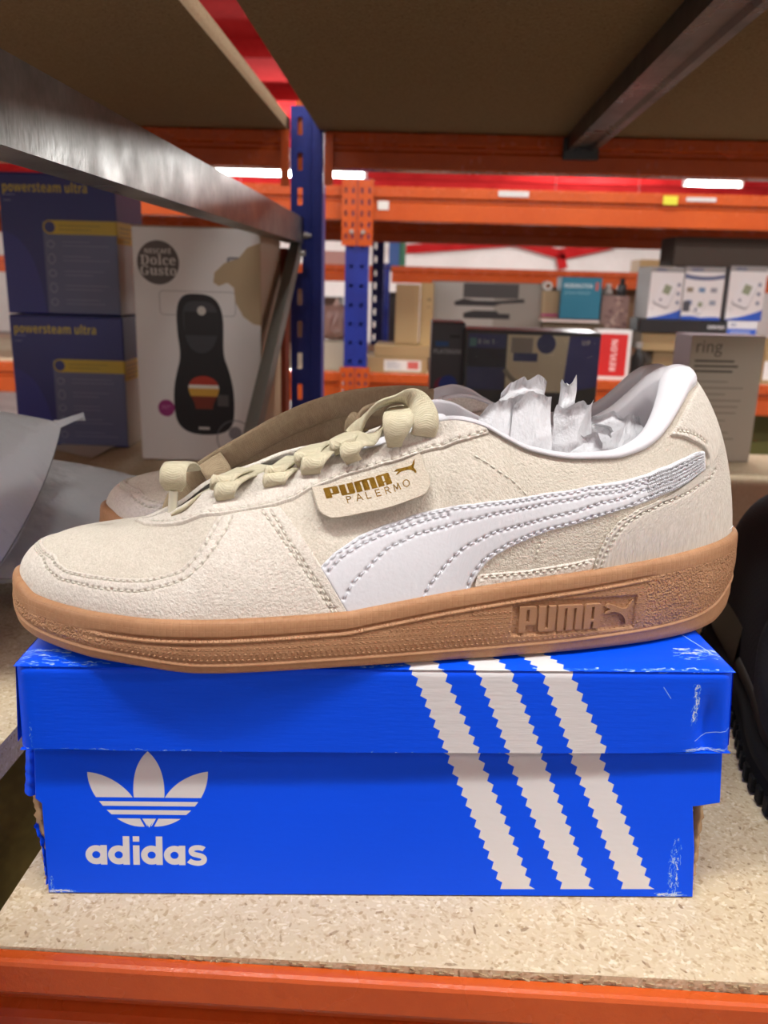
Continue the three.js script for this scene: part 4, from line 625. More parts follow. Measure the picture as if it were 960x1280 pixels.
// laces of the near shoe
const laceMat = std({ map: tint(256, [[30, .5], [90, .6]], 34, 20, [198, 188, 156], [222, 214, 186]), bumpMap: canvasTex(64, 64, (x) => { x.fillStyle = '#444'; x.fillRect(0, 0, 64, 64); x.strokeStyle = '#fff'; x.lineWidth = 9; for (const o of [-64, -32, 0, 32, 64, 96]) { x.beginPath(); x.moveTo(o, 0); x.lineTo(o + 32, 32); x.lineTo(o, 64); x.stroke(); } }, { repeat: 1 / 0.0017, srgb: false }), bumpScale: 0.00035, roughness: 0.9 });
{
  const L = (pts, side, w, th = 0.0017, seg = 44) => put('lace', ribbon(pts, (t) => { const k = t * (side.length - 1), i = Math.min(Math.floor(k), side.length - 2); return side[i].map((c, q) => lerp(c, side[i + 1][q], k - i)); }, w, th, seg), laceMat, shoeA);
  const X = [1, 0.2, 0.1], TW = (w) => (t) => lerp(w * 0.62, w, smooth(t, 0, 0.38));
  L([[.0886,.0598,.0225],[.0881,.0629,.0245],[.0903,.0659,.0225],[.0944,.0665,.014],[.0998,.0661,.002],[.1051,.0655,-.01]], [X, X, [1, 0.1, 0.5], [0.8, 0, 0.8]], TW(0.0122));
  L([[.086,.0626,.018],[.0871,.0661,.0205],[.0892,.0678,.018],[.0927,.0668,.008],[.0977,.065,-.006]], [X, X, [1, 0, 0.6]], TW(0.0126));
  L([[.1077,.0641,.022],[.1074,.0673,.0245],[.1093,.0694,.0225],[.1133,.0698,.013],[.1198,.0697,0]], [X, X, [1, 0.1, 0.6]], TW(0.0126));
  L([[.1078,.067,.018],[.1078,.0702,.0205],[.1097,.0716,.018],[.1136,.0706,.006],[.118,.0701,-.006]], [X, X, [1, 0, 0.6]], TW(0.0115));
  L([[.1221,.0702,.0235],[.122,.0735,.0255],[.1243,.0766,.0235],[.1287,.0781,.015],[.135,.0776,.002],[.1415,.0771,-.008]], [X, X, [1, -0.1, 0.4], [0.8, 0, 0.8]], TW(0.0126));
  L([[.1221,.0731,.019],[.1207,.0764,.021],[.1222,.0782,.017],[.1261,.078,.006]], [X, X, X], 0.011);
  L([[.1388,.0752,.0245],[.1369,.0788,.0265],[.1383,.0819,.0245],[.1436,.0833,.02],[.1497,.085,.015],[.1546,.0875,.008]], [X, X, [1, -0.3, 0.2], [0.5, 0.8, 0.3], [0.3, 0.9, 0.3]], (t) => TW(0.0108)(t) - 0.002 * t);
  L([[.1361,.0795,.022],[.1341,.0825,.0225],[.1365,.0837,.017],[.1419,.0837,.006]], [X, X, X], 0.0105);
  L([[.1551,.0811,.0235],[.1548,.0858,.0265],[.1556,.0912,.0262],[.1568,.0943,.022],[.1597,.095,.012]], [[1, 0.1, 0], [1, 0.12, 0], [1, 0.15, 0.05], [1, 0.2, 0.2]], (t) => lerp(0.0062, 0.0122, smooth(t, 0, 0.45)));
  L([[.1415,.0825,.01],[.1431,.0878,.012],[.1466,.0935,.015],[.1519,.0977,.0175],[.1583,.0993,.0195],[.1636,.0979,.0225],[.1664,.0939,.0255],[.1667,.0897,.0265],[.1662,.0856,.025]], [[.5, .7, .4], [.3, .6, 1], [.2, .5, 1], [.1, .5, 1], [0.3, 0.4, 1], [0.7, 0.3, 0.6], [1, 0.1, 0.2], [1, 0, 0], [1, 0, 0]], 0.0105, 0.002, 90);
  // the loose end with its aglet
  L([[.067,.0594,.006],[.0672,.0644,.0085],[.0675,.0681,.0075],[.0683,.0693,.002],[.0701,.0676,-.007],[.0718,.0635,-.013]], [[1, 0, .1], [1, 0, .1], [1, 0, .1], [1, .05, .1]], (t) => lerp(0.0075, 0.0108, smooth(t, 0, 0.12)), 0.0018);
  L([[.0683,.05,.01],[.0725,.0537,.0125],[.0765,.0567,.01],[.0799,.0573,.002]], [[.3, .6, .8], [.3, .6, .8], [.4, .5, .8]], 0.0065);
  put('aglet', tube([[.067,.0594,.006],[.0665,.0542,.0055],[.066,.0491,.0055]], 0.0019, 12, 10), phys({ color: 0xcfcab6, roughness: 0.25 }), shoeA);
}
const shoeB = makeShoe('second cream suede shoe in the shade behind, long loose laces lying over it', undefined, [-0.1645, S + 0.1052, -0.432], 7.2 * Math.PI / 180);
shoeB.rotation.order = 'YXZ'; shoeB.scale.set(1.045, 1.045, -0.88); shoeB.rotation.z = -0.044;
shoeB.updateMatrixWorld(true);
{
  const inv = shoeB.matrixWorld.clone().invert(), loc = (pts) => pts.map((p) => V(p[0], p[1] + S, p[2]).applyMatrix4(inv).toArray());
  const tan = std({ map: tint(256, [[30, .5], [90, .6]], 35, 20, [160, 140, 111], [182, 163, 131]), bumpMap: laceMat.bumpMap, bumpScale: 0.0004, roughness: 0.9 });  // the same cream laces, coloured darker for the shade under the shelf
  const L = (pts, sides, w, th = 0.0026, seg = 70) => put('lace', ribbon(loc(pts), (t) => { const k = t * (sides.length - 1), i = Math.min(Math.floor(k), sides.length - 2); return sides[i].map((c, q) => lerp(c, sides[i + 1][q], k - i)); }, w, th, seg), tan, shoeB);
  const U = [-0.3, 1, -0.35];
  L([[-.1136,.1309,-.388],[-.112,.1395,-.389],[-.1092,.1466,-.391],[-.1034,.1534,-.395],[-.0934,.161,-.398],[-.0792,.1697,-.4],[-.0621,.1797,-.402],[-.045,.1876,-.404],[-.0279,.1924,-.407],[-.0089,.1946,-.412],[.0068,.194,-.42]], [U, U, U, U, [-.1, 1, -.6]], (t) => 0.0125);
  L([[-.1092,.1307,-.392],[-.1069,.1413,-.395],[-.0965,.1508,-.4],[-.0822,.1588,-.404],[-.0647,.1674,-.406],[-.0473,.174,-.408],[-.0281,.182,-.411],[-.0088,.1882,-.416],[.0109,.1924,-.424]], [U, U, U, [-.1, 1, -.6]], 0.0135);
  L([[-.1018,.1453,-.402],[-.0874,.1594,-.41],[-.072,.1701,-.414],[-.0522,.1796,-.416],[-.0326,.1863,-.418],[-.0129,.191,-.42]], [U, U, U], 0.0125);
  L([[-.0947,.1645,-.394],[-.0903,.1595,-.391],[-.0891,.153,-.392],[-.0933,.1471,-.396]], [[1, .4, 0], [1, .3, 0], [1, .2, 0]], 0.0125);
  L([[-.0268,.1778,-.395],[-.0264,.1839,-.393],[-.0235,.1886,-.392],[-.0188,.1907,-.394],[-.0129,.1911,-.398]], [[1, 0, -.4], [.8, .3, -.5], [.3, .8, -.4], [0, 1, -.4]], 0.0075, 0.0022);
}

// ---------------------------------------------------------------- tissue, mailer bags, boot
const paperMat = phys({ color: 0xd4d3d5, roughness: 0.75, bumpMap: field(512, [[14, 1], [30, .6], [70, .3]], 51, 9), bumpScale: 0.0005, specularIntensity: 0.3, transmission: 0.15 });
function crumple(corners, seed, amp, n = 30, ragged = 0.003) {   // a creased sheet between four corners [ll, lr, ur, ul]
  const r = rng(seed), folds = Array.from({ length: 9 }, () => ({ a: r() * Math.PI, o: r() * 2 - 1, k: 0.35 + r() * 0.65, w: 0.16 + r() * 0.4 }));
  const c = corners.map((p) => V(...p)), nrm = c[1].clone().sub(c[0]).cross(c[3].clone().sub(c[0])).normalize(), knots = Array.from({ length: 9 }, () => r() * 2 - 1), edge = Array.from({ length: n + 1 }, (_, i) => { const k = (i / n) * 7, j = Math.floor(k); return lerp(knots[j], knots[j + 1], k - j) + 0.12 * (r() - 0.5); });
  return grid(n, n, (u, v, i) => {
    const p = c[0].clone().multiplyScalar((1 - u) * (1 - v)).addScaledVector(c[1], u * (1 - v)).addScaledVector(c[2], u * v).addScaledVector(c[3], (1 - u) * v);
    let h = 0; for (const f of folds) { const d = (u - 0.5) * Math.cos(f.a) * 2 + (v - 0.5) * Math.sin(f.a) * 2 - f.o; h += f.k * (1 - Math.min(1, Math.abs(d) / f.w)) * (f.a > 1.5 ? 1 : -0.7); }
    const curl = v > 0.78 ? ((v - 0.78) / 0.22) ** 2 : 0; p.addScaledVector(nrm, h * amp * 0.7 + amp * 2.2 * Math.sin(u * Math.PI) * Math.sin(Math.min(v, 0.8) * Math.PI * 0.6) + curl * 0.004); p.addScaledVector(c[3].clone().sub(c[0]).normalize(), -curl * 0.0025);
    if (v > 0.85) p.addScaledVector(c[3].clone().sub(c[0]).normalize(), edge[i] * ragged * ((v - 0.85) / 0.15));
    return [p.x, p.y, p.z, u * 0.1, v * 0.1];
  });
}
{
  const q = shoeA, inShoe = (o) => { o.position.copy(q.position); o.rotation.y = SHOETURN; };
  const t = thing('tissue_paper', 'crumpled white tissue paper stuffed in the near shoe', 'tissue paper', 'tissue stuffing'); inShoe(t);
  const F = (pts, seed, amp, n = 30, rag = 0.0022) => put('paper_fold', crumple(pts, seed, amp, n, rag), paperMat, t);
  F([[.1938,.0645,.012],[.2282,.0647,.014],[.2207,.101,-.002],[.2036,.0969,.002]], 3, 0.0022);
  F([[.1884,.0764,.02],[.2045,.0701,.022],[.2085,.0959,.002],[.1937,.093,.006]], 5, 0.0016);
  F([[.2014,.0672,.024],[.2204,.0676,.026],[.2245,.1001,.004],[.2082,.0985,.006]], 19, 0.0014);
  F([[.2223,.0687,.016],[.2434,.0651,.016],[.2438,.0969,0],[.2277,.0954,.002]], 7, 0.0022);
  F([[.2289,.0811,0],[.2361,.0818,.004],[.2398,.1058,-.006],[.2326,.1044,-.006]], 8, 0.0026, 24, 0.003);
  F([[.2245,.0671,.024],[.2495,.067,.024],[.2479,.0784,.006],[.2319,.0798,.006]], 9, 0.0018);
  F([[.2404,.0682,.014],[.2628,.0685,.016],[.265,.0883,-.002],[.2455,.0903,-.002]], 12, 0.002);
  F([[.2511,.069,.018],[.2709,.0737,.016],[.267,.089,0],[.258,.0889,.002]], 14, 0.0012);
  F([[.1986,.0887,.004],[.221,.0905,.004],[.2263,.1006,-.008],[.207,.0983,-.008]], 21, 0.003, 36, 0.004);
  F([[.2412,.0857,.012],[.2496,.0827,.014],[.2498,.085,.012],[.2425,.0881,.01]], 23, 0.0008, 14, 0.0006);
  const t2 = thing('tissue_paper', 'white tissue paper in the shaded second shoe, behind the near stuffing', 'tissue paper', 'tissue stuffing'); t2.position.copy(shoeB.position); t2.rotation.copy(shoeB.rotation);
  for (const [a, b, sd] of [[.19, .225, 31], [.215, .25, 32], [.24, .27, 33]]) put('paper_fold', crumple([[a, .05, .014], [b, .05, .014], [b - .004, .088, -.002], [a + .003, .09, -.002]], sd, 0.0022), paperMat, t2);
}
// grey poly mailer bags on the neighbouring shelf
const polyMat = phys({ color: 0xcfd2d4, roughness: 0.38, transmission: 0.12, bumpMap: field(512, [[7, 1], [15, .8], [34, .5], [80, .2]], 52, 5), bumpScale: 0.0035, specularIntensity: 0.5 });
function pillow(w, h, d, seed, pinch = 0.6) {
  const r = rng(seed), wr = Array.from({ length: 14 }, () => ({ x: r() * 2 - 1, y: r() * 2 - 1, a: r() * Math.PI, k: 0.4 + r() }));
  const side = (sg) => grid(48, 40, (u, v) => { const x = u * 2 - 1, y = v * 2 - 1, e = Math.pow(Math.max(0, 1 - Math.abs(x) ** 3), pinch) * Math.pow(Math.max(0, 1 - Math.abs(y) ** 3), pinch); let k = 0; for (const f of wr) { const q = (x - f.x) * Math.cos(f.a) + (y - f.y) * Math.sin(f.a), s = -(x - f.x) * Math.sin(f.a) + (y - f.y) * Math.cos(f.a); k += f.k * Math.exp(-((q / 0.09) ** 2) - ((s / 0.5) ** 2)); } return [x * w / 2 * (1 - 0.06 * (1 - Math.abs(y)) * 0 - 0.05 * y * y), y * h / 2 * (1 - 0.08 * x * x), sg * (e * d / 2 + k * 0.0028 * e + 0.0006), u * w, v * h]; });
  return [side(1), flip(side(-1))];
}
{
  const a = thing('mailer_bag', 'plump grey poly mailer bag with a pointed corner, lying on the flatter one', 'mailer bag', undefined, [-0.4, S + 0.1, -0.53]);
  put('pouch', pillow(0.31, 0.19, 0.075, 5), polyMat, a); a.rotation.set(-1.12, 0, 0.05);
  put('corner_seal', grid(10, 6, (u, v) => [0.138 + u * 0.024, 0.083 + (v - 0.5) * 0.026 * (1 - u) + u * 0.012, 0.004 * Math.sin(v * 5), u * .03, v * .03]), polyMat, a);
  const b = thing('mailer_bag', 'flatter grey poly mailer bag lying under the other, just left of the shoe toe', 'mailer bag', undefined, [-0.385, S + 0.062, -0.64]);
  put('pouch', pillow(0.3, 0.2, 0.056, 9), polyMat, b); b.rotation.set(-1.4, 0, -0.06);
}
// olive sack on the shelf below, in the dark beside the box
{ const t = thing('sack', 'dim olive fabric sack below the left shelf, seen past the torn box corner', 'sack', undefined, [-0.33, S - 0.118, -0.45]); put('pouch', pillow(0.24, 0.2, 0.14, 15), std({ map: tint(256, [[8, .7], [50, .5]], 53, 6, [92, 80, 34], [124, 108, 52]), roughness: 0.9 }), t); t.rotation.set(-0.2, 0.5, 0);
  structureless(); }
function structureless() { const o = put('shelf_board', box(1.5, 0.018, 1.05, -0.955, S - 0.239, -0.8), M.chipUnder); tag(o, 'dim lower chipboard shelf under the olive sack', 'shelf board'); beam('shelf_beam', 'dim orange beam of the low left shelf under the sack', -1.7, -0.2, -0.2385, -0.265, { h: 0.085, lip: 0.02, d: 0.03, ld: 0.006 }); }
// black boot to the right of the box, toe to the front
{
  const t = thing('boot', 'black mesh lace boot with a thick lugged sole, right of the blue box', 'boot', undefined, [0.232, S + 0.0005, -0.3], 0);
  const meshMat = std({ color: 0x0e0e10, bumpMap: canvasTex(64, 64, (x) => { x.fillStyle = '#999'; x.fillRect(0, 0, 64, 64); x.fillStyle = '#000'; for (const [a, b] of [[16, 16], [48, 48]]) { x.beginPath(); x.ellipse(a, b, 11, 9, 0, 0, TAU); x.fill(); } }, { repeat: 1 / 0.0045, srgb: false }), bumpScale: 0.0008, roughness: 0.75 }), gloss = phys({ color: 0x070708, roughness: 0.35 }), rub = phys({ color: 0x090909, roughness: 0.7, specularIntensity: 0.4 });
  // plan outline of the sole, toe at +z; x mirrored for the two sides
  const plan = curve1([[0, 0], [.006, .026], [.02, .043], [.05, .055], [.09, .058], [.15, .05], [.2, .046], [.25, .044], [.285, .034], [.298, .02], [.305, 0]]);
  const ringAt = (u, grow) => { const k = u * 2, tt = k <= 1 ? k : 2 - k, z = 0.305 * (0.5 - 0.5 * Math.cos(tt * Math.PI)), x = plan(z) * (k <= 1 ? -1 : 1), c = 0.15; return [x * (1 + grow / 0.05), -(c + (z - c) * (1 + grow / 0.15))]; };
  const loopSole = (rows) => grid(260, rows.length - 1, (u, v, i, j) => { const [x, z] = ringAt(u, rows[j][0]); return [x, rows[j][1], z, u * 0.7, rows[j][1]]; });
  put('outsole', loopSole([[-.02, 0.001], [.001, 0.001], [.003, .003], [.0035, .012], [.0015, .016], [.003, .019], [.0025, .026], [-.001, .029], [-.008, .03]]), rub, t);
  const lugs = []; for (let k = 0; k < 84; k++) { const u = k / 84, [x, z] = ringAt(u, .003), [x2, z2] = ringAt(u + 0.002, .003), g = rbox(0.006, 0.011, 0.005, 0.001); g.rotateY(-Math.atan2(z2 - z, x2 - x)); g.translate(x, 0.0065, z); lugs.push(g); } const lg = put('lug', lugs, rub, t); lg.userData.kind = 'stuff';
  const upTop = curve1([[0, .05], [.04, .068], [.09, .082], [.13, .105], [.17, .145], [.2, .16], [.3, .165]]);
  put('upper', grid(160, 40, (u, v) => { const th = (v - 0.5) * Math.PI, z = 0.3 * (0.5 - 0.5 * Math.cos(u * Math.PI)) + 0.002, w = Math.max(plan(z) - 0.003, 0), h = upTop(z), f = Math.pow(Math.max(0, Math.sin(Math.min(u, 1) * Math.PI)), 0.25), sx = Math.sin(th), cy = Math.cos(th), bulge = 1 + 0.14 * Math.sin(v * Math.PI * 2 > Math.PI ? (1 - v) * Math.PI * 2 : v * Math.PI * 2); return [Math.sign(sx) * Math.pow(Math.abs(sx), 0.8) * w * bulge * (h > .12 ? lerp(1, 0.78, cy) : 1), 0.026 + Math.pow(Math.max(cy, 0), 0.6) * (h - 0.026) * f, -z, z, v * 0.25]; }), meshMat, t);
  put('heel_counter', grid(40, 10, (u, v) => { const k = 0.5 + (u - 0.5) * 0.42, [x, z] = ringAt(k, -0.0005 - v * 0.006); return [x, 0.027 + v * 0.075, z, u * .1, v * .08]; }), gloss, t);
  put('toe_cap', grid(80, 20, (u, v) => { const k = 0.25 + u * 1.5, uu = ((k - 1) * 0.5 + 2) % 1, [x, z] = ringAt((uu + 0.0) % 1, -0.001 - v * v * 0.012); return [x, 0.027 + v * 0.028 - v * v * 0.006, z, u * .2, v * .03]; }), gloss, t);
  
  for (let k = 0; k < 5; k++) put('lace', ribbon([[-0.026, 0.09 + k * 0.014, -0.105 - k * 0.016], [-0.012, 0.098 + k * 0.015, -0.1 - k * 0.016], [0.012, 0.098 + k * 0.015, -0.1 - k * 0.016], [0.026, 0.09 + k * 0.014, -0.105 - k * 0.016]], () => [0, 0.6, -0.8], 0.008, 0.002, 16), rub, t);
  t.rotation.y = -0.08; t.scale.set(1, 0.8, 1); t.position.x += 0.006;
}

// ---------------------------------------------------------------- cartons and small goods
// F = [centre x, bottom, front z, width, height] above the shelf; front = a canvas print
function carton(name, label, category, F, depth, { front, color = '#8a7250', side, group, turn = 0, rough = 0.6, w = 256, top } = {}) {
  const [x, y, z, W, H] = F, t = thing(name, label, category, group, [x, S + y, z - depth / 2], turn);
  const base = std({ color: side ?? color, roughness: rough, bumpMap: fineGrain, bumpScale: 0.00005 });
  const face = front ? phys({ map: canvasTex(w, Math.max(16, Math.round((w * H) / W)), front), roughness: rough, clearcoat: 0.1, clearcoatRoughness: 0.5 }) : std({ color, roughness: rough });
  const g = new RoundedBoxGeometry(W, H, depth, 2, Math.min(W, H, depth) * 0.018).translate(0, H / 2, 0);
  const m = new THREE.Mesh(g, [base, base, top ?? base, base, face, base]); m.name = 'carton'; t.add(m);
  put('lid_flap', [box(W * 0.992, 0.0012, depth * 0.49, 0, H + 0.0004, depth * 0.248), box(W * 0.992, 0.0012, depth * 0.49, 0, H + 0.0004, -depth * 0.248)], base, t);
  return t;
}
const T = (x, s, size, px, py, { bold = true, color, align = 'left', font = 'sans-serif', width } = {}) => { x.font = `${bold ? 'bold ' : ''}${size}px ${font}`; x.fillStyle = color; x.textAlign = align; x.textBaseline = 'middle'; width ? x.fillText(s, px, py, width) : x.fillText(s, px, py); };
const lines = (x, px, py, w, n, gap, th, color, seed = 1) => { const r = rng(seed); x.fillStyle = color; for (let i = 0; i < n; i++) x.fillRect(px, py + i * gap, w * (0.55 + r() * 0.45), th); };
const tape = (t, W, H, depth, mat) => put('tape', [box(0.018, 0.0008, depth * 0.9, 0, H + 0.0014, 0), box(0.018, H * 0.2, 0.0008, 0, H * 0.9, depth / 2 + 0.0005)], mat, t);
const clearTape = std({ color: 0xb99a66, roughness: 0.25 });
// steam cleaner boxes, stacked on the left
const steam = (yo) => (x, w, h) => {
  x.fillStyle = '#202878'; x.fillRect(0, 0, w, h); T(x, 'powersteam ultra', w * 0.108, w * 0.03, h * 0.095, { color: '#cdb437', width: w * 0.74 });
  x.fillStyle = '#8f95b8'; x.fillRect(w * 0.04, h * 0.145, w * 0.1, 3); x.fillRect(w * 0.04, h * 0.185, w * 0.06, 3);
  x.fillStyle = '#61678c'; x.fillRect(w * 0.36, h * 0.33, w * 0.64, h * 0.66); x.fillStyle = '#cbae2e'; x.fillRect(w * 0.42, h * 0.32, w * 0.58, h * 0.1); x.beginPath(); x.arc(w * 0.42, h * 0.37, h * 0.05, 0, TAU); x.fill(); x.fillStyle = '#2a3078'; x.beginPath(); x.arc(w * 0.42, h * 0.37, h * 0.04, 0, TAU); x.fill();
  lines(x, w * 0.5, h * 0.355, w * 0.4, 2, h * 0.028, 3, '#8d7a2c', 2);
  x.strokeStyle = '#a4a9c4'; x.lineWidth = 2.5; for (let k = 0; k < 5; k++) { const cy = h * (0.49 + k * 0.105); x.beginPath(); x.ellipse(w * 0.42, cy, w * 0.03, k % 2 ? h * 0.034 : h * 0.024, 0, 0, TAU); x.stroke(); lines(x, w * 0.52, cy - h * 0.02, w * 0.42, 2, h * 0.028, 3, '#878cad', 5 + k + yo); }
  x.fillStyle = '#2b3190'; x.beginPath(); x.moveTo(0, h * 0.4); x.quadraticCurveTo(w * 0.3, h * 0.45, w * 0.34, h); x.lineTo(0, h); x.fill();
};
const steamSide = (y) => { const c = canvasTex(64, 256, (x, w, h) => { x.fillStyle = '#b9b6b2'; x.fillRect(0, 0, w, h); x.fillStyle = '#1c2269'; x.fillRect(0, 0, w, h * 0.32); x.fillStyle = '#cbae2e'; x.fillRect(0, h * 0.32, w, h * 0.16); lines(x, 6, h * 0.36, 40, 4, 8, 2, '#7f6d24', 3); }); return std({ map: c, roughness: 0.5 }); };
{ const F = [-.4659,.012,-1.15,.1541,.1759]; F[1] = 0.014;
  const mk = (F, label, yo) => { const t = carton('appliance_box', label, 'appliance box', F, 0.11, { front: steam(yo), side: '#2a2f70', rough: 0.35, w: 512 }); t.children[0].material[0] = steamSide(); return t; };
  mk(F, 'dark blue appliance box with a yellow band, lower of the stack at the left', 0);
  const G = [-.4721,.1931,-1.165,.155,.1789]; G[1] = F[1] + F[4] + 0.002; mk(G, 'dark blue appliance box with a yellow band, upper of the stack at the left', 40);
  const fl = [[-.4816,.0057,-1.14],[-.4072,.0127,-1.14]]; const t = scene.getObjectByName('appliance_box'); const g = grid(6, 4, (u, v) => [lerp(fl[0][0], fl[1][0], u) + v * -0.006, S + 0.0165 - 0.002 * u * v, -1.148 + v * lerp(0.03, 0.075, u), u, v]); const o = put('loose_flap', g, std({ color: 0xcfcac2, roughness: 0.8 })); t.attach(o); o.name = 'loose_flap'; }
// the white coffee machine box
{ const F = [-.2692,.0162,-1.08,.1597,.2915]; F[1] = 0.0135;
  const t = carton('coffee_machine_box', 'white box printed with a black capsule coffee machine, torn at its upper right corner', 'appliance box', F, 0.16, { color: '#e4e0de', side: '#b89a7c', rough: 0.5, w: 512, top: std({ color: 0x6e6258, roughness: 0.7 }), front: (x, w, h) => {
    x.fillStyle = '#ebe7e5'; x.fillRect(0, 0, w, h);
    x.fillStyle = '#5b5350'; x.beginPath(); x.arc(w * 0.2, h * 0.145, w * 0.165, 0, TAU); x.fill(); T(x, 'NESCAFÉ', w * 0.05, w * 0.2, h * 0.098, { color: '#d8d2cd', align: 'center' }); T(x, 'Dolce', w * 0.1, w * 0.2, h * 0.135, { color: '#d8d2cd', align: 'center', font: 'serif' }); T(x, 'Gusto', w * 0.1, w * 0.2, h * 0.178, { color: '#d8d2cd', align: 'center', font: 'serif' });
    x.fillStyle = '#8d8a92'; x.beginPath(); x.roundRect(w * 0.74, h * 0.115, w * 0.17, h * 0.035, 10); x.fill(); T(x, 'NESC', w * 0.04, w * 0.76, h * 0.133, { color: '#e8e6e6' });
    x.strokeStyle = '#b1adac'; x.lineWidth = 3; x.beginPath(); x.roundRect(w * 0.2, h * 0.26, w * 0.6, h * 0.1, 16); x.stroke();
    const blob = (c, p) => { x.fillStyle = c; x.beginPath(); x.moveTo(p[0] * w, p[1] * h); for (let i = 2; i < p.length; i += 6) x.bezierCurveTo(p[i] * w, p[i + 1] * h, p[i + 2] * w, p[i + 3] * h, p[i + 4] * w, p[i + 5] * h); x.fill(); };
    blob('#17151a', [.33, .4, .32, .26, .42, .27, .5, .27, .6, .27, .71, .28, .7, .42, .7, .47, .69, .51, .71, .55, .76, .62, .79, .7, .77, .8, .76, .86, .68, .88, .53, .88, .4, .88, .3, .86, .29, .78, .27, .68, .31, .62, .34, .56, .36, .5, .33, .47, .33, .4]);
    blob('#3a3a40', [.38, .36, .38, .3, .44, .3, .5, .3, .58, .3, .66, .3, .66, .38, .66, .46, .62, .52, .52, .52, .42, .52, .38, .46, .38, .36]); x.fillStyle = '#1b191d'; x.fillRect(w * 0.39, h * 0.345, w * 0.27, h * 0.1); x.fillStyle = '#c9c3bb'; x.beginPath(); x.arc(w * 0.53, h * 0.34, w * 0.035, 0, TAU); x.fill();
    x.save(); x.beginPath(); x.moveTo(w * 0.405, h * 0.675); x.bezierCurveTo(w * 0.405, h * 0.6, w * 0.655, h * 0.6, w * 0.655, h * 0.675); x.bezierCurveTo(w * 0.65, h * 0.71, w * 0.61, h * 0.72, w * 0.6, h * 0.765); x.lineTo(w * 0.46, h * 0.765); x.bezierCurveTo(w * 0.45, h * 0.72, w * 0.41, h * 0.71, w * 0.405, h * 0.675); x.clip(); x.fillStyle = '#b5331f'; x.fillRect(w * 0.4, h * 0.6, w * 0.3, h * 0.065); x.fillStyle = '#e7e0d4'; x.fillRect(w * 0.4, h * 0.658, w * 0.3, h * 0.02); x.fillStyle = '#d8a43c'; x.fillRect(w * 0.4, h * 0.674, w * 0.3, h * 0.035); x.fillStyle = '#7a2c17'; x.fillRect(w * 0.4, h * 0.708, w * 0.3, h * 0.06); x.restore();
    x.fillStyle = '#55504f'; x.fillRect(w * 0.64, h * 0.7, w * 0.09, h * 0.05); x.fillStyle = '#d8d4d0'; x.fillRect(w * 0.48, h * 0.845, w * 0.09, h * 0.012);
    x.fillStyle = '#9c2d78'; x.beginPath(); x.arc(w * 0.22, h * 0.765, w * 0.068, 0, TAU); x.fill(); lines(x, w * 0.18, h * 0.755, w * 0.08, 2, 9, 3, '#c985b2', 4);
    x.strokeStyle = '#77757a'; x.lineWidth = 4; x.beginPath(); x.arc(w * 0.78, h * 0.895, w * 0.15, 0, TAU); x.stroke(); x.fillStyle = '#8c8a90'; x.beginPath(); x.ellipse(w * 0.78, h * 0.87, w * 0.055, h * 0.03, 0, 0, TAU); x.fill(); x.fillRect(w * 0.765, h * 0.88, w * 0.03, h * 0.05);
    x.fillStyle = '#bda683'; x.beginPath(); x.moveTo(w, h * 0.055); for (const [a, b] of [[.9, .075], [.83, .12], [.72, .14], [.64, .18], [.63, .22], [.67, .235], [.74, .22], [.79, .24], [.8, .3], [.86, .36], [.94, .39], [1, .395]]) x.lineTo(a * w, b * h); x.fill();
  } }); }
{ const F = [-.1996,.0185,-1.252,.0515,.2742]; F[1] = 0.0135; F[0] = -0.222; F[3] = 0.076; carton('carton', 'reddish brown carton edge between the coffee machine box and the blue upright', 'carton', F, 0.04, { color: '#8a3a22', rough: 0.8 }); }
// at the back of the near shelf
{ const F = [.0494,.0069,-1.19,.0457,.1936]; F[1] = 0.0005; carton('shaver_box', 'slim charcoal box lettered in grey with a blue disc, beside the clear-wrapped box', 'box', F, 0.1, { side: '#2a282c', rough: 0.4, w: 192, front: (x, w, h) => { x.fillStyle = '#454247'; x.fillRect(0, 0, w, h); x.fillStyle = '#232125'; x.fillRect(w * 0.55, h * 0.08, w * 0.3, h * 0.02); x.fillStyle = '#274f86'; x.fillRect(w * 0.12, h * 0.125, w * 0.4, h * 0.035); T(x, 'PLATINUM', w * 0.19, w * 0.06, h * 0.195, { color: '#a9a7ab', width: w * 0.86 }); x.fillStyle = '#7a2440'; x.beginPath(); x.arc(w * 0.38, h * 0.44, w * 0.26, 0, TAU); x.fill(); x.fillStyle = '#20378a'; x.beginPath(); x.arc(w * 0.55, h * 0.43, w * 0.28, 0, TAU); x.fill(); } }); }
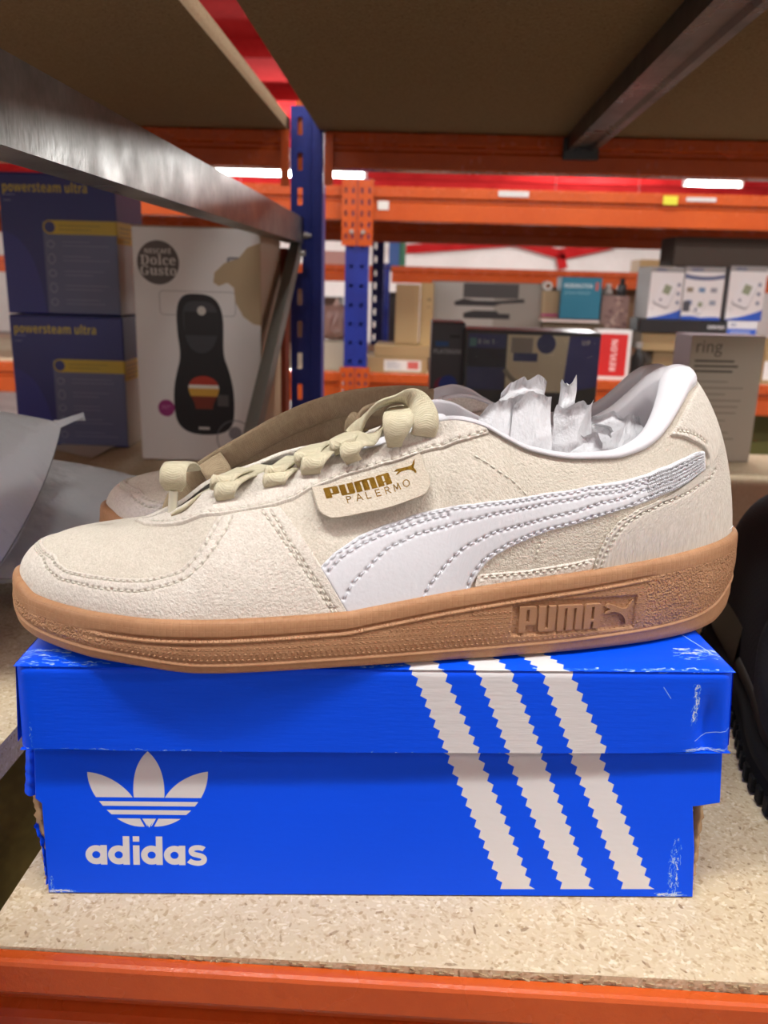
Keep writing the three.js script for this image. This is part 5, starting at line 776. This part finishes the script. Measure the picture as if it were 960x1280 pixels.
{ const F = [.1629,.0173,-1.17,.1817,.1863]; F[1] = 0.0005; const t = carton('wrapped_box', 'wide navy and cream box in crinkled clear wrap, behind the white tissue', 'box', F, 0.1, { side: '#2b2c33', rough: 0.35, w: 512, front: (x, w, h) => {
    x.fillStyle = '#3a3a3a'; x.fillRect(0, 0, w, h); x.fillStyle = '#34386a'; x.fillRect(w * 0.02, h * 0.02, w * 0.28, h * 0.4); x.fillStyle = '#3a4066'; x.fillRect(w * 0.02, h * 0.26, w * 0.28, h * 0.16); x.fillStyle = '#1d1f2a'; x.fillRect(w * 0.02, h * 0.12, w * 0.28, h * 0.14); x.fillStyle = '#4d7d7c'; x.fillRect(w * 0.03, h * 0.05, w * 0.05, h * 0.06); T(x, '8 in 1', w * 0.05, w * 0.09, h * 0.075, { color: '#9aa39c' });
    x.fillStyle = '#cdc3a6'; x.fillRect(w * 0.31, h * 0.02, w * 0.46, h * 0.41); x.fillStyle = '#2c3466'; x.fillRect(w * 0.36, h * 0.15, w * 0.18, h * 0.06); x.beginPath(); x.ellipse(w * 0.6, h * 0.08, w * 0.07, h * 0.07, 0, 0, TAU); x.fill(); x.fillStyle = '#8b8378'; x.fillRect(w * 0.34, h * 0.04, w * 0.16, h * 0.11); x.strokeStyle = '#84806f'; x.lineWidth = w * 0.035; x.beginPath(); x.moveTo(w * 0.3, h * 0.27); x.quadraticCurveTo(w * 0.36, h * 0.37, w * 0.48, h * 0.4); x.stroke();
    x.fillStyle = '#2f347c'; x.beginPath(); x.moveTo(w * 0.77, h * 0.02); x.lineTo(w, h * 0.02); x.lineTo(w, h * 0.38); x.lineTo(w * 0.74, h * 0.43); x.fill(); T(x, 'UP', w * 0.05, w * 0.86, h * 0.065, { color: '#b9b9bf' }); } });
  const film = phys({ color: 0xffffff, transmission: 1, roughness: 0.04, ior: 1.25, thickness: 0, bumpMap: field(256, [[5, 1], [11, .7], [30, .3]], 61, 6), bumpScale: 0.004 });
  put('clear_wrap', grid(40, 30, (u, v) => { const k = Math.sin(u * 31 + v * 9) * Math.sin(v * 23 - u * 7); return [(u - 0.5) * F[3] * 1.01, v * F[4] * 0.985, 0.053 + 0.0022 * k, u * .2, v * .2]; }), film, t); }
{ const F = [.4529,.0041,-1.26,.1099,.1834]; F[1] = 0.0005; const t = carton('doorbell_box', 'tall grey box with faint printed lines, at the right behind the shoe heel', 'box', F, 0.06, { side: '#94868a', rough: 0.7, w: 384, front: (x, w, h) => { x.fillStyle = '#b3aa9c'; x.fillRect(0, 0, w, h); T(x, 'ring', w * 0.21, w * 0.06, h * 0.085, { bold: false, color: '#4f4a44' }); for (const [k, s] of ['The wireless indoor camera', 'works day & night', 'for home and workshop'].entries()) { lines(x, w * 0.07, h * (0.185 + k * 0.04), w * 0.62, 1, 9, h * 0.016, '#4d4842', 3 + k); } lines(x, w * 0.08, h * 0.35, w * 0.75, 6, h * 0.05, h * 0.008, '#7f786d', 9); lines(x, w * 0.25, h * 0.66, w * 0.5, 5, h * 0.05, h * 0.008, '#7f786d', 12); } }); t.rotation.y = 0.1; }
// across the aisle, on the lower shelf
const G2 = 'small cartons across the aisle';
const on = (F, y = 0.0) => { const top = F[1] + F[4]; F[4] = top - y; F[1] = y; return F; };
const kraftFront = (x, w, h) => { x.fillStyle = '#9d8158'; x.fillRect(0, 0, w, h); x.fillStyle = '#8a7049'; x.fillRect(0, h * 0.96, w, h * 0.04); };
const LY = -0.002;
{ const a = carton('carton', 'flat kraft carton with a white and red shipping label, right of the far blue upright', 'carton', on([-.0421,-.0048,-2.4,.1725,.0444], LY), 0.2, { side: '#93784f', w: 256, front: (x, w, h) => { kraftFront(x, w, h); x.fillStyle = '#d4d0ca'; x.fillRect(w * 0.3, h * 0.16, w * 0.6, h * 0.74); x.fillStyle = '#c25a52'; x.fillRect(w * 0.68, h * 0.25, w * 0.18, h * 0.5); lines(x, w * 0.34, h * 0.3, w * 0.28, 4, h * 0.13, 3, '#86909c', 8); } }); const ya = a.userData;
  const f1 = on([-.0421,-.0048,-2.4,.1725,.0444], LY), f2 = on([-.0265,.0325,-2.41,.1568,.0376], f1[4] + LY + 0.002); carton('carton', 'plain flat kraft carton lying on the labelled one', 'carton', f2, 0.18, { side: '#a08457', front: kraftFront });
  const b = f2[1] + f2[4] + 0.002; carton('carton', 'tall plain kraft carton standing on the flat cartons', 'carton', on([-.0167,.0705,-2.44,.0672,.1661], b), 0.1, { side: '#8c7048', front: kraftFront });
  carton('carton', 'narrow taped kraft carton right of the tall plain one', 'carton', on([.0372,.0669,-2.45,.036,.1754], b), 0.1, { side: '#a5895c', front: (x, w, h) => { x.fillStyle = '#ab8f60'; x.fillRect(0, 0, w, h); x.fillStyle = '#6d5c44'; x.fillRect(w * 0.55, h * 0.24, w * 0.25, h * 0.04); x.fillRect(w * 0.55, h * 0.37, w * 0.2, h * 0.02); } });
  carton('carton', 'pale carton at the far left of the lit shelf, left of the blue upright', 'carton', on([-.2261,-.0013,-2.42,.1019,.0758], LY), 0.2, { color: '#b8ad98', side: '#a3977f' });
  const f5 = on([-.2261,-.0013,-2.42,.1019,.0758], LY); const t = thing('plastic_bag', 'crumpled pinkish plastic bag on the pale carton across the aisle', 'plastic bag', undefined, [[-.223,.0691,-2.5,.0579,.1084][0], S + f5[4] + 0.05, -2.5]); put('pouch', pillow(0.075, 0.1, 0.06, 71), phys({ color: 0xb08c80, roughness: 0.35, transmission: 0.3 }), t);
  put('knot', new THREE.ConeGeometry(0.016, 0.03, 9).translate(0.004, 0.055, 0), phys({ color: 0xc2a294, roughness: 0.4 }), t);
}
carton('stand_box', 'grey box printed with a black angular stand, behind the wrapped box', 'box', on([.2127,.1407,-2.5,.316,.1084], LY), 0.2, { side: '#5d5850', w: 512, front: (x, w, h) => { x.fillStyle = '#9b9790'; x.fillRect(0, 0, w, h); x.fillStyle = '#857f76'; x.fillRect(w * 0.55, 0, w * 0.45, h); x.fillStyle = '#3a3635'; x.fillRect(w * 0.27, h * 0.01, w * 0.5, h * 0.16); x.fillStyle = '#1c191a'; const p = (l) => { x.beginPath(); l.forEach(([a, b], i) => (i ? x.lineTo(a * w, b * h) : x.moveTo(a * w, b * h))); x.fill(); }; p([[.19, .22], [.28, .18], [.38, .2], [.58, .2], [.82, .17], [.83, .21], [.62, .23], [.55, .26], [.2, .26]]); p([[.28, .34], [.37, .31], [.58, .31], [.6, .34], [.7, .34], [.7, .4], [.28, .4]]); } });
{ const base = carton('carton', 'shadowed carton under the teal box', 'carton', on([.4511,.0064,-2.46,.1712,.1383], LY), 0.16, { color: '#5d4e3a' });
  const y = on([.4511,.0064,-2.46,.1712,.1383], LY)[4] + LY + 0.002;
  const m = thing('magazine', 'pale pink magazine lying under the teal box', 'magazine', undefined, [[.4393,.1362,-2.45,.1604,.0088][0], S + y, -2.52]); put('pages', box(0.16, 0.006, 0.15, 0, 0.004, 0), std({ color: 0xd8cdc4, roughness: 0.7 }), m); put('cover', box(0.162, 0.001, 0.152, 0, 0.0078, 0), std({ color: 0xb58a8c, roughness: 0.4 }), m);
  carton('hair_care_box', 'teal box with white lettering above the wrapped box', 'box', on([.4663,.1542,-2.46,.1109,.1147], y + 0.0092), 0.09, { side: '#24586a', rough: 0.45, w: 256, front: (x, w, h) => { x.fillStyle = '#21738c'; x.fillRect(0, 0, w, h); T(x, 'REMINGTON', w * 0.14, w * 0.06, h * 0.2, { color: '#c9d4d6', width: w * 0.72 }); x.fillStyle = '#c05a50'; x.fillRect(w * 0.85, h * 0.1, w * 0.07, h * 0.2); T(x, 'proluxe titanium', w * 0.11, w * 0.07, h * 0.36, { color: '#8fb4c0', bold: false, width: w * 0.66 }); } });
  carton('carton', 'small kraft box with a magenta stripe left of the teal box', 'carton', on([.3902,.1529,-2.49,.0541,.0771], y + 0.0092), 0.06, { side: '#8d7656', w: 128, front: (x, w, h) => { x.fillStyle = '#9a8463'; x.fillRect(0, 0, w, h); x.fillStyle = '#a3356b'; x.fillRect(0, h * 0.84, w, h * 0.1); } });
  const roll = thing('paper_roll', 'white paper roll on the small kraft box', 'paper roll', undefined, [[.3767,.2295,-2.5,.027,.0197][0], S + [.3902,.1529,-2.49,.0541,.0771][1] + [.3902,.1529,-2.49,.0541,.0771][4] + 0.014, -2.51]); put('roll', new THREE.CylinderGeometry(0.013, 0.013, 0.05, 20, 1, true).rotateX(Math.PI / 2), std({ color: 0xd6d2cc, roughness: 0.8 }), roll); put('core', new THREE.CylinderGeometry(0.006, 0.006, 0.051, 14, 1, true).rotateX(Math.PI / 2), M.kraft, roll); put('roll_end', new THREE.RingGeometry(0.006, 0.013, 20).translate(0, 0, 0.025), std({ color: 0xc4beb6, roughness: 0.9 }), roll);
}
carton('cosmetics_box', 'red cosmetics box with a white border and sideways white lettering', 'box', on([.553,.013,-2.385,.0937,.119], LY), 0.05, { side: '#c9c4c0', rough: 0.4, w: 256, front: (x, w, h) => { x.fillStyle = '#d9d4d0'; x.fillRect(0, 0, w, h); x.fillStyle = '#c3201f'; x.beginPath(); x.roundRect(w * 0.1, h * 0.07, w * 0.8, h * 0.86, 10); x.fill(); x.save(); x.translate(w * 0.52, h * 0.5); x.rotate(-Math.PI / 2); T(x, 'REVLON', h * 0.17, 0, 0, { color: '#e6c9c4', align: 'center', width: h * 0.78 }); x.restore(); } });
carton('perfume_box', 'pinkish patterned box behind the red cosmetics box', 'box', on([.5679,.1251,-2.48,.0762,.0967], LY), 0.06, { side: '#6b5853', w: 128, front: (x, w, h) => { x.fillStyle = '#8c7068'; x.fillRect(0, 0, w, h); const r = rng(4); for (let i = 0; i < 40; i++) { x.fillStyle = ['#a58778', '#7a5d58', '#b39a8c', '#6d5050'][i % 4]; x.beginPath(); x.ellipse(r() * w, r() * h * 0.5, 4 + r() * 14, 3 + r() * 6, r() * 3, 0, TAU); x.fill(); } } });
{ const py = on([.5679,.1251,-2.48,.0762,.0967], LY); for (const [k, x0, hh, c, lab] of [[0, [.5487,.2211,-2.5,.018,.0219][0], .03, 0xcfcac4, 'small bottle with a white cap on the pinkish box'], [1, [.5868,.2222,-2.5,.0179,.0219][0], .045, 0x151214, 'small black bottle on the pinkish box, under the far beam']]) { const t = thing('bottle', lab, 'bottle', undefined, [x0, S + py[1] + py[4] + 0.0018, -2.5]); put('body', new THREE.LatheGeometry([[0.001, 0], [.012, 0], [.013, .003], [.013, hh * .6], [.006, hh * .75], [.006, hh * .8]].map((p) => new THREE.Vector2(...p)), 16), std({ color: k ? 0x171416 : 0x9a8f88, roughness: 0.3 }), t); put('cap', new THREE.CylinderGeometry(0.0075, 0.0075, hh * .25, 14).translate(0, hh * .9, 0), std({ color: c, roughness: 0.4 }), t); } }
// blood pressure monitor boxes on their tray
{ const monitor = (b) => (x, w, h) => { x.fillStyle = '#dcd8d6'; x.fillRect(0, 0, w, h); x.fillStyle = '#8f8a88'; x.fillRect(0, 0, w, h * 0.09); T(x, 'OMRON', w * 0.13, w * 0.14, h * 0.05, { color: '#3c4670', width: w * 0.3 });
    if (b) { x.fillStyle = '#5d6482'; x.beginPath(); x.moveTo(0, h * 0.12); x.quadraticCurveTo(w * 0.5, h * 0.22, w, h * 0.12); x.lineTo(w, h * 0.2); x.quadraticCurveTo(w * 0.5, h * 0.29, 0, h * 0.21); x.fill(); for (const [i, c] of ['#8b7f6a', '#6b86a6', '#8d8d95', '#7784a8', '#8a8f88', '#9096a5'].entries()) { x.fillStyle = c; x.fillRect(w * (0.08 + (i % 3) * 0.3), h * (0.38 + Math.floor(i / 3) * 0.24), w * 0.16, h * 0.09); } x.fillStyle = '#4a4b52'; x.fillRect(w * 0.02, h * 0.64, w * 0.18, h * 0.2); }
    const q = b ? [.42, .74, .7] : [.44, .5, 1.35]; x.save(); x.translate(w * q[0], h * q[1]); x.rotate(0.35); x.fillStyle = '#9d9a9b'; x.beginPath(); x.roundRect(-w * 0.17 * q[2], -h * 0.17 * q[2], w * 0.37 * q[2], h * 0.37 * q[2], 20 * q[2]); x.fill(); x.fillStyle = '#dcdada'; x.beginPath(); x.roundRect(-w * 0.17 * q[2], -h * 0.19 * q[2], w * 0.36 * q[2], h * 0.36 * q[2], 20 * q[2]); x.fill(); x.fillStyle = '#8b9377'; x.fillRect(-w * 0.06 * q[2], -h * 0.13 * q[2], w * 0.16 * q[2], h * 0.13 * q[2]); x.fillStyle = '#3f4668'; x.beginPath(); x.arc(-w * 0.03, h * 0.1 * q[2], w * 0.035, 0, TAU); x.fill(); x.restore();
    if (!b) { for (let k = 0; k < 3; k++) { x.fillStyle = '#7b7f92'; x.beginPath(); x.arc(w * 0.84, h * (0.33 + k * 0.17), w * 0.055, 0, TAU); x.fill(); } x.strokeStyle = '#9a989a'; x.lineWidth = 2; x.beginPath(); x.arc(w * 0.12, h * 0.8, w * 0.05, 0, TAU); x.stroke(); }
    x.fillStyle = '#2450b0'; x.beginPath(); x.moveTo(0, h * (b ? 0.93 : 0.98)); if (b) { x.quadraticCurveTo(w * 0.3, h * 0.9, w * 0.5, h * 0.95); x.quadraticCurveTo(w * 0.8, h * 0.92, w, h * 0.94); } else x.quadraticCurveTo(w * 0.55, h * 0.93, w, h * 0.79); x.lineTo(w, h); x.lineTo(0, h); x.fill(); };
  const k0 = on([.6883,.0747,-2.4,.1089,.0518], LY), blk = on([.8379,.0203,-2.44,.3219,.0554], LY);
  carton('carton', 'kraft carton low on the lit shelf under the dark tray', 'carton', blk, 0.16, { side: '#6d5a3e', color: '#7d6848' });
  const yk = blk[1] + blk[4] + 0.002, roll = on([.8089,.0781,-2.43,.3387,.048], yk); carton('carton', 'long kraft carton under the black tray, left of the tall grey box', 'carton', roll, 0.15, { side: '#86704d', color: '#957d56' });
  const yt = roll[1] + roll[4] + 0.002, tray = on([.7469,.1272,-2.42,.2336,.0345], yt); carton('display_tray', 'black display tray with white lettering under two monitor boxes', 'tray', tray, 0.13, { side: '#141214', rough: 0.4, w: 512, front: (x, w, h) => { x.fillStyle = '#191618'; x.fillRect(0, 0, w, h); T(x, 'omron', h * 0.5, w * 0.78, h * 0.42, { color: '#cfcccc', width: w * 0.2 }); } });
  const small = on([.9062,.1318,-2.42,.0804,.0322], yt); carton('monitor_box', 'low white and blue monitor box lying beside the black tray', 'box', small, 0.1, { side: '#9a98a0', w: 256, front: (x, w, h) => { x.fillStyle = '#c9c7c8'; x.fillRect(0, 0, w, h); T(x, 'OMRON', h * 0.3, w * 0.1, h * 0.25, { color: '#45507c', width: w * 0.2 }); x.fillStyle = '#2450b0'; x.fillRect(0, h * 0.55, w, h * 0.45); x.fillStyle = '#8f9dc6'; x.fillRect(w * 0.1, h * 0.72, w * 0.7, h * 0.14); } });
  const y2 = tray[1] + tray[4] + 0.002, y3 = small[1] + small[4] + 0.002;
  carton('monitor_box', 'white monitor box with a blue swoosh, leftmost of the three upright ones', 'box', on([.6873,.1619,-2.43,.0978,.1401], y2), 0.1, { side: '#a3a09e', rough: 0.4, front: monitor(false), turn: 0.12 });
  carton('monitor_box', 'white monitor box showing rows of small pictures, middle of the three upright ones', 'box', on([.7925,.165,-2.43,.1084,.1398], y2), 0.1, { side: '#8d8a8a', rough: 0.4, front: monitor(true) });
  carton('monitor_box', 'white monitor box with a blue swoosh, rightmost, on the low white and blue box', 'box', on([.9092,.1683,-2.43,.0993,.1416], y3), 0.1, { side: '#8d8a8a', rough: 0.4, front: monitor(false) });
  const yd = y2 + on([.7925,.165,-2.43,.1084,.1398], y2)[4] + 0.0025; carton('carton', 'dark brown carton lying on top of the monitor boxes', 'carton', on([.8838,.3098,-2.44,.358,.0725], yd), 0.14, { color: '#3b2c20', side: '#2f241b' });
  carton('carton', 'kraft carton with a white sheet at the right edge, right of the grey box', 'carton', on([1.035,.0296,-2.41,.1153,.0912], LY), 0.02, { side: '#9b7f55', front: (x, w, h) => { kraftFront(x, w, h); x.fillStyle = '#d3d1d0'; x.fillRect(0, h * 0.5, w * 0.5, h * 0.42); } });
  const bt = thing('bottle', 'dark bottle standing in the gap between the red box and the kraft cartons', 'bottle', undefined, [[.6305,.0182,-2.4,.035,.1001][0], S + LY, -2.42]); put('body', new THREE.LatheGeometry([[.001, 0], [.016, 0], [.018, .004], [.018, .062], [.008, .078], [.008, .086]].map((p) => new THREE.Vector2(...p)), 18), std({ color: 0x14110f, roughness: 0.3 }), bt); put('cap', new THREE.CylinderGeometry(0.0095, 0.0095, 0.016, 14).translate(0, 0.094, 0), std({ color: 0x8d8680, roughness: 0.4 }), bt);
}
// below and beyond
{ const b = board('shelf_board', 'low chipboard shelf across the aisle, in the dark under the lit beam', -2.4, 2.4, -2.38, -3.42, -0.5);
  carton('carton', 'olive carton low at the right edge, under the lit beam', 'carton', on([1.0569,-.1993,-2.5,.1732,.1109], -0.499), 0.3, { color: '#5d5a22', side: '#4d4a1e' });
  carton('carton', 'yellow-green carton low beside the blue upright', 'carton', on([-.2759,-.1959,-2.5,.0763,.11], -0.499), 0.2, { color: '#a6a632', side: '#7d7d2a' });
  for (const [i, [F, c]] of [[[-.1369,-.0939,-4.75,.1312,.2731], '#3a3230'], [[-.4612,-.1036,-4.75,.1144,.2486], '#54382a'], [[.8207,-.0654,-4.75,.1378,.3289], '#6b5a44'], [[1.1202,-.0564,-4.75,.2057,.3528], '#7a5c40'], [[.3632,-.079,-4.75,.3471,.3053], '#4b4038'], [[-.6816,-.1101,-4.75,.2732,.2997], '#5a3a2a']].entries()) carton('carton', ['dark carton far behind, beside the dark blue upright', 'brown carton far behind, left of the blue upright', 'tan carton far behind the teal box', 'light brown carton far behind the pinkish box', 'grey-brown carton far behind the grey box', 'red-brown carton far behind the brace'][i], 'carton', on(F, -0.202), 0.3, { color: c });
  carton('carton', 'small blue box far away on the third rack, beside the far upright', 'box', on([-.113,.321,-4.7,.0552,.1218], 0.316), 0.1, { color: '#3b5f9c' }); carton('carton', 'small green box far away on the third rack', 'box', on([-.0687,.3225,-4.72,.0341,.1182], 0.316), 0.1, { color: '#3f7a5c' });
  carton('carton', 'flat pinkish box far away on the third rack, left of the upright', 'box', on([-.4297,.3208,-4.7,.1366,.0653], 0.316), 0.2, { color: '#b88f86' }); carton('carton', 'tan box far away on the third rack, left of the dark brown carton', 'box', on([1.2732,.3334,-4.7,.1752,.0525], 0.316), 0.2, { color: '#a98f60' }); }

// ---------------------------------------------------------------- draw
scene.traverse((o) => { if (o.isMesh) { o.castShadow = true; o.receiveShadow = true; } });
renderer.render(scene, camera);
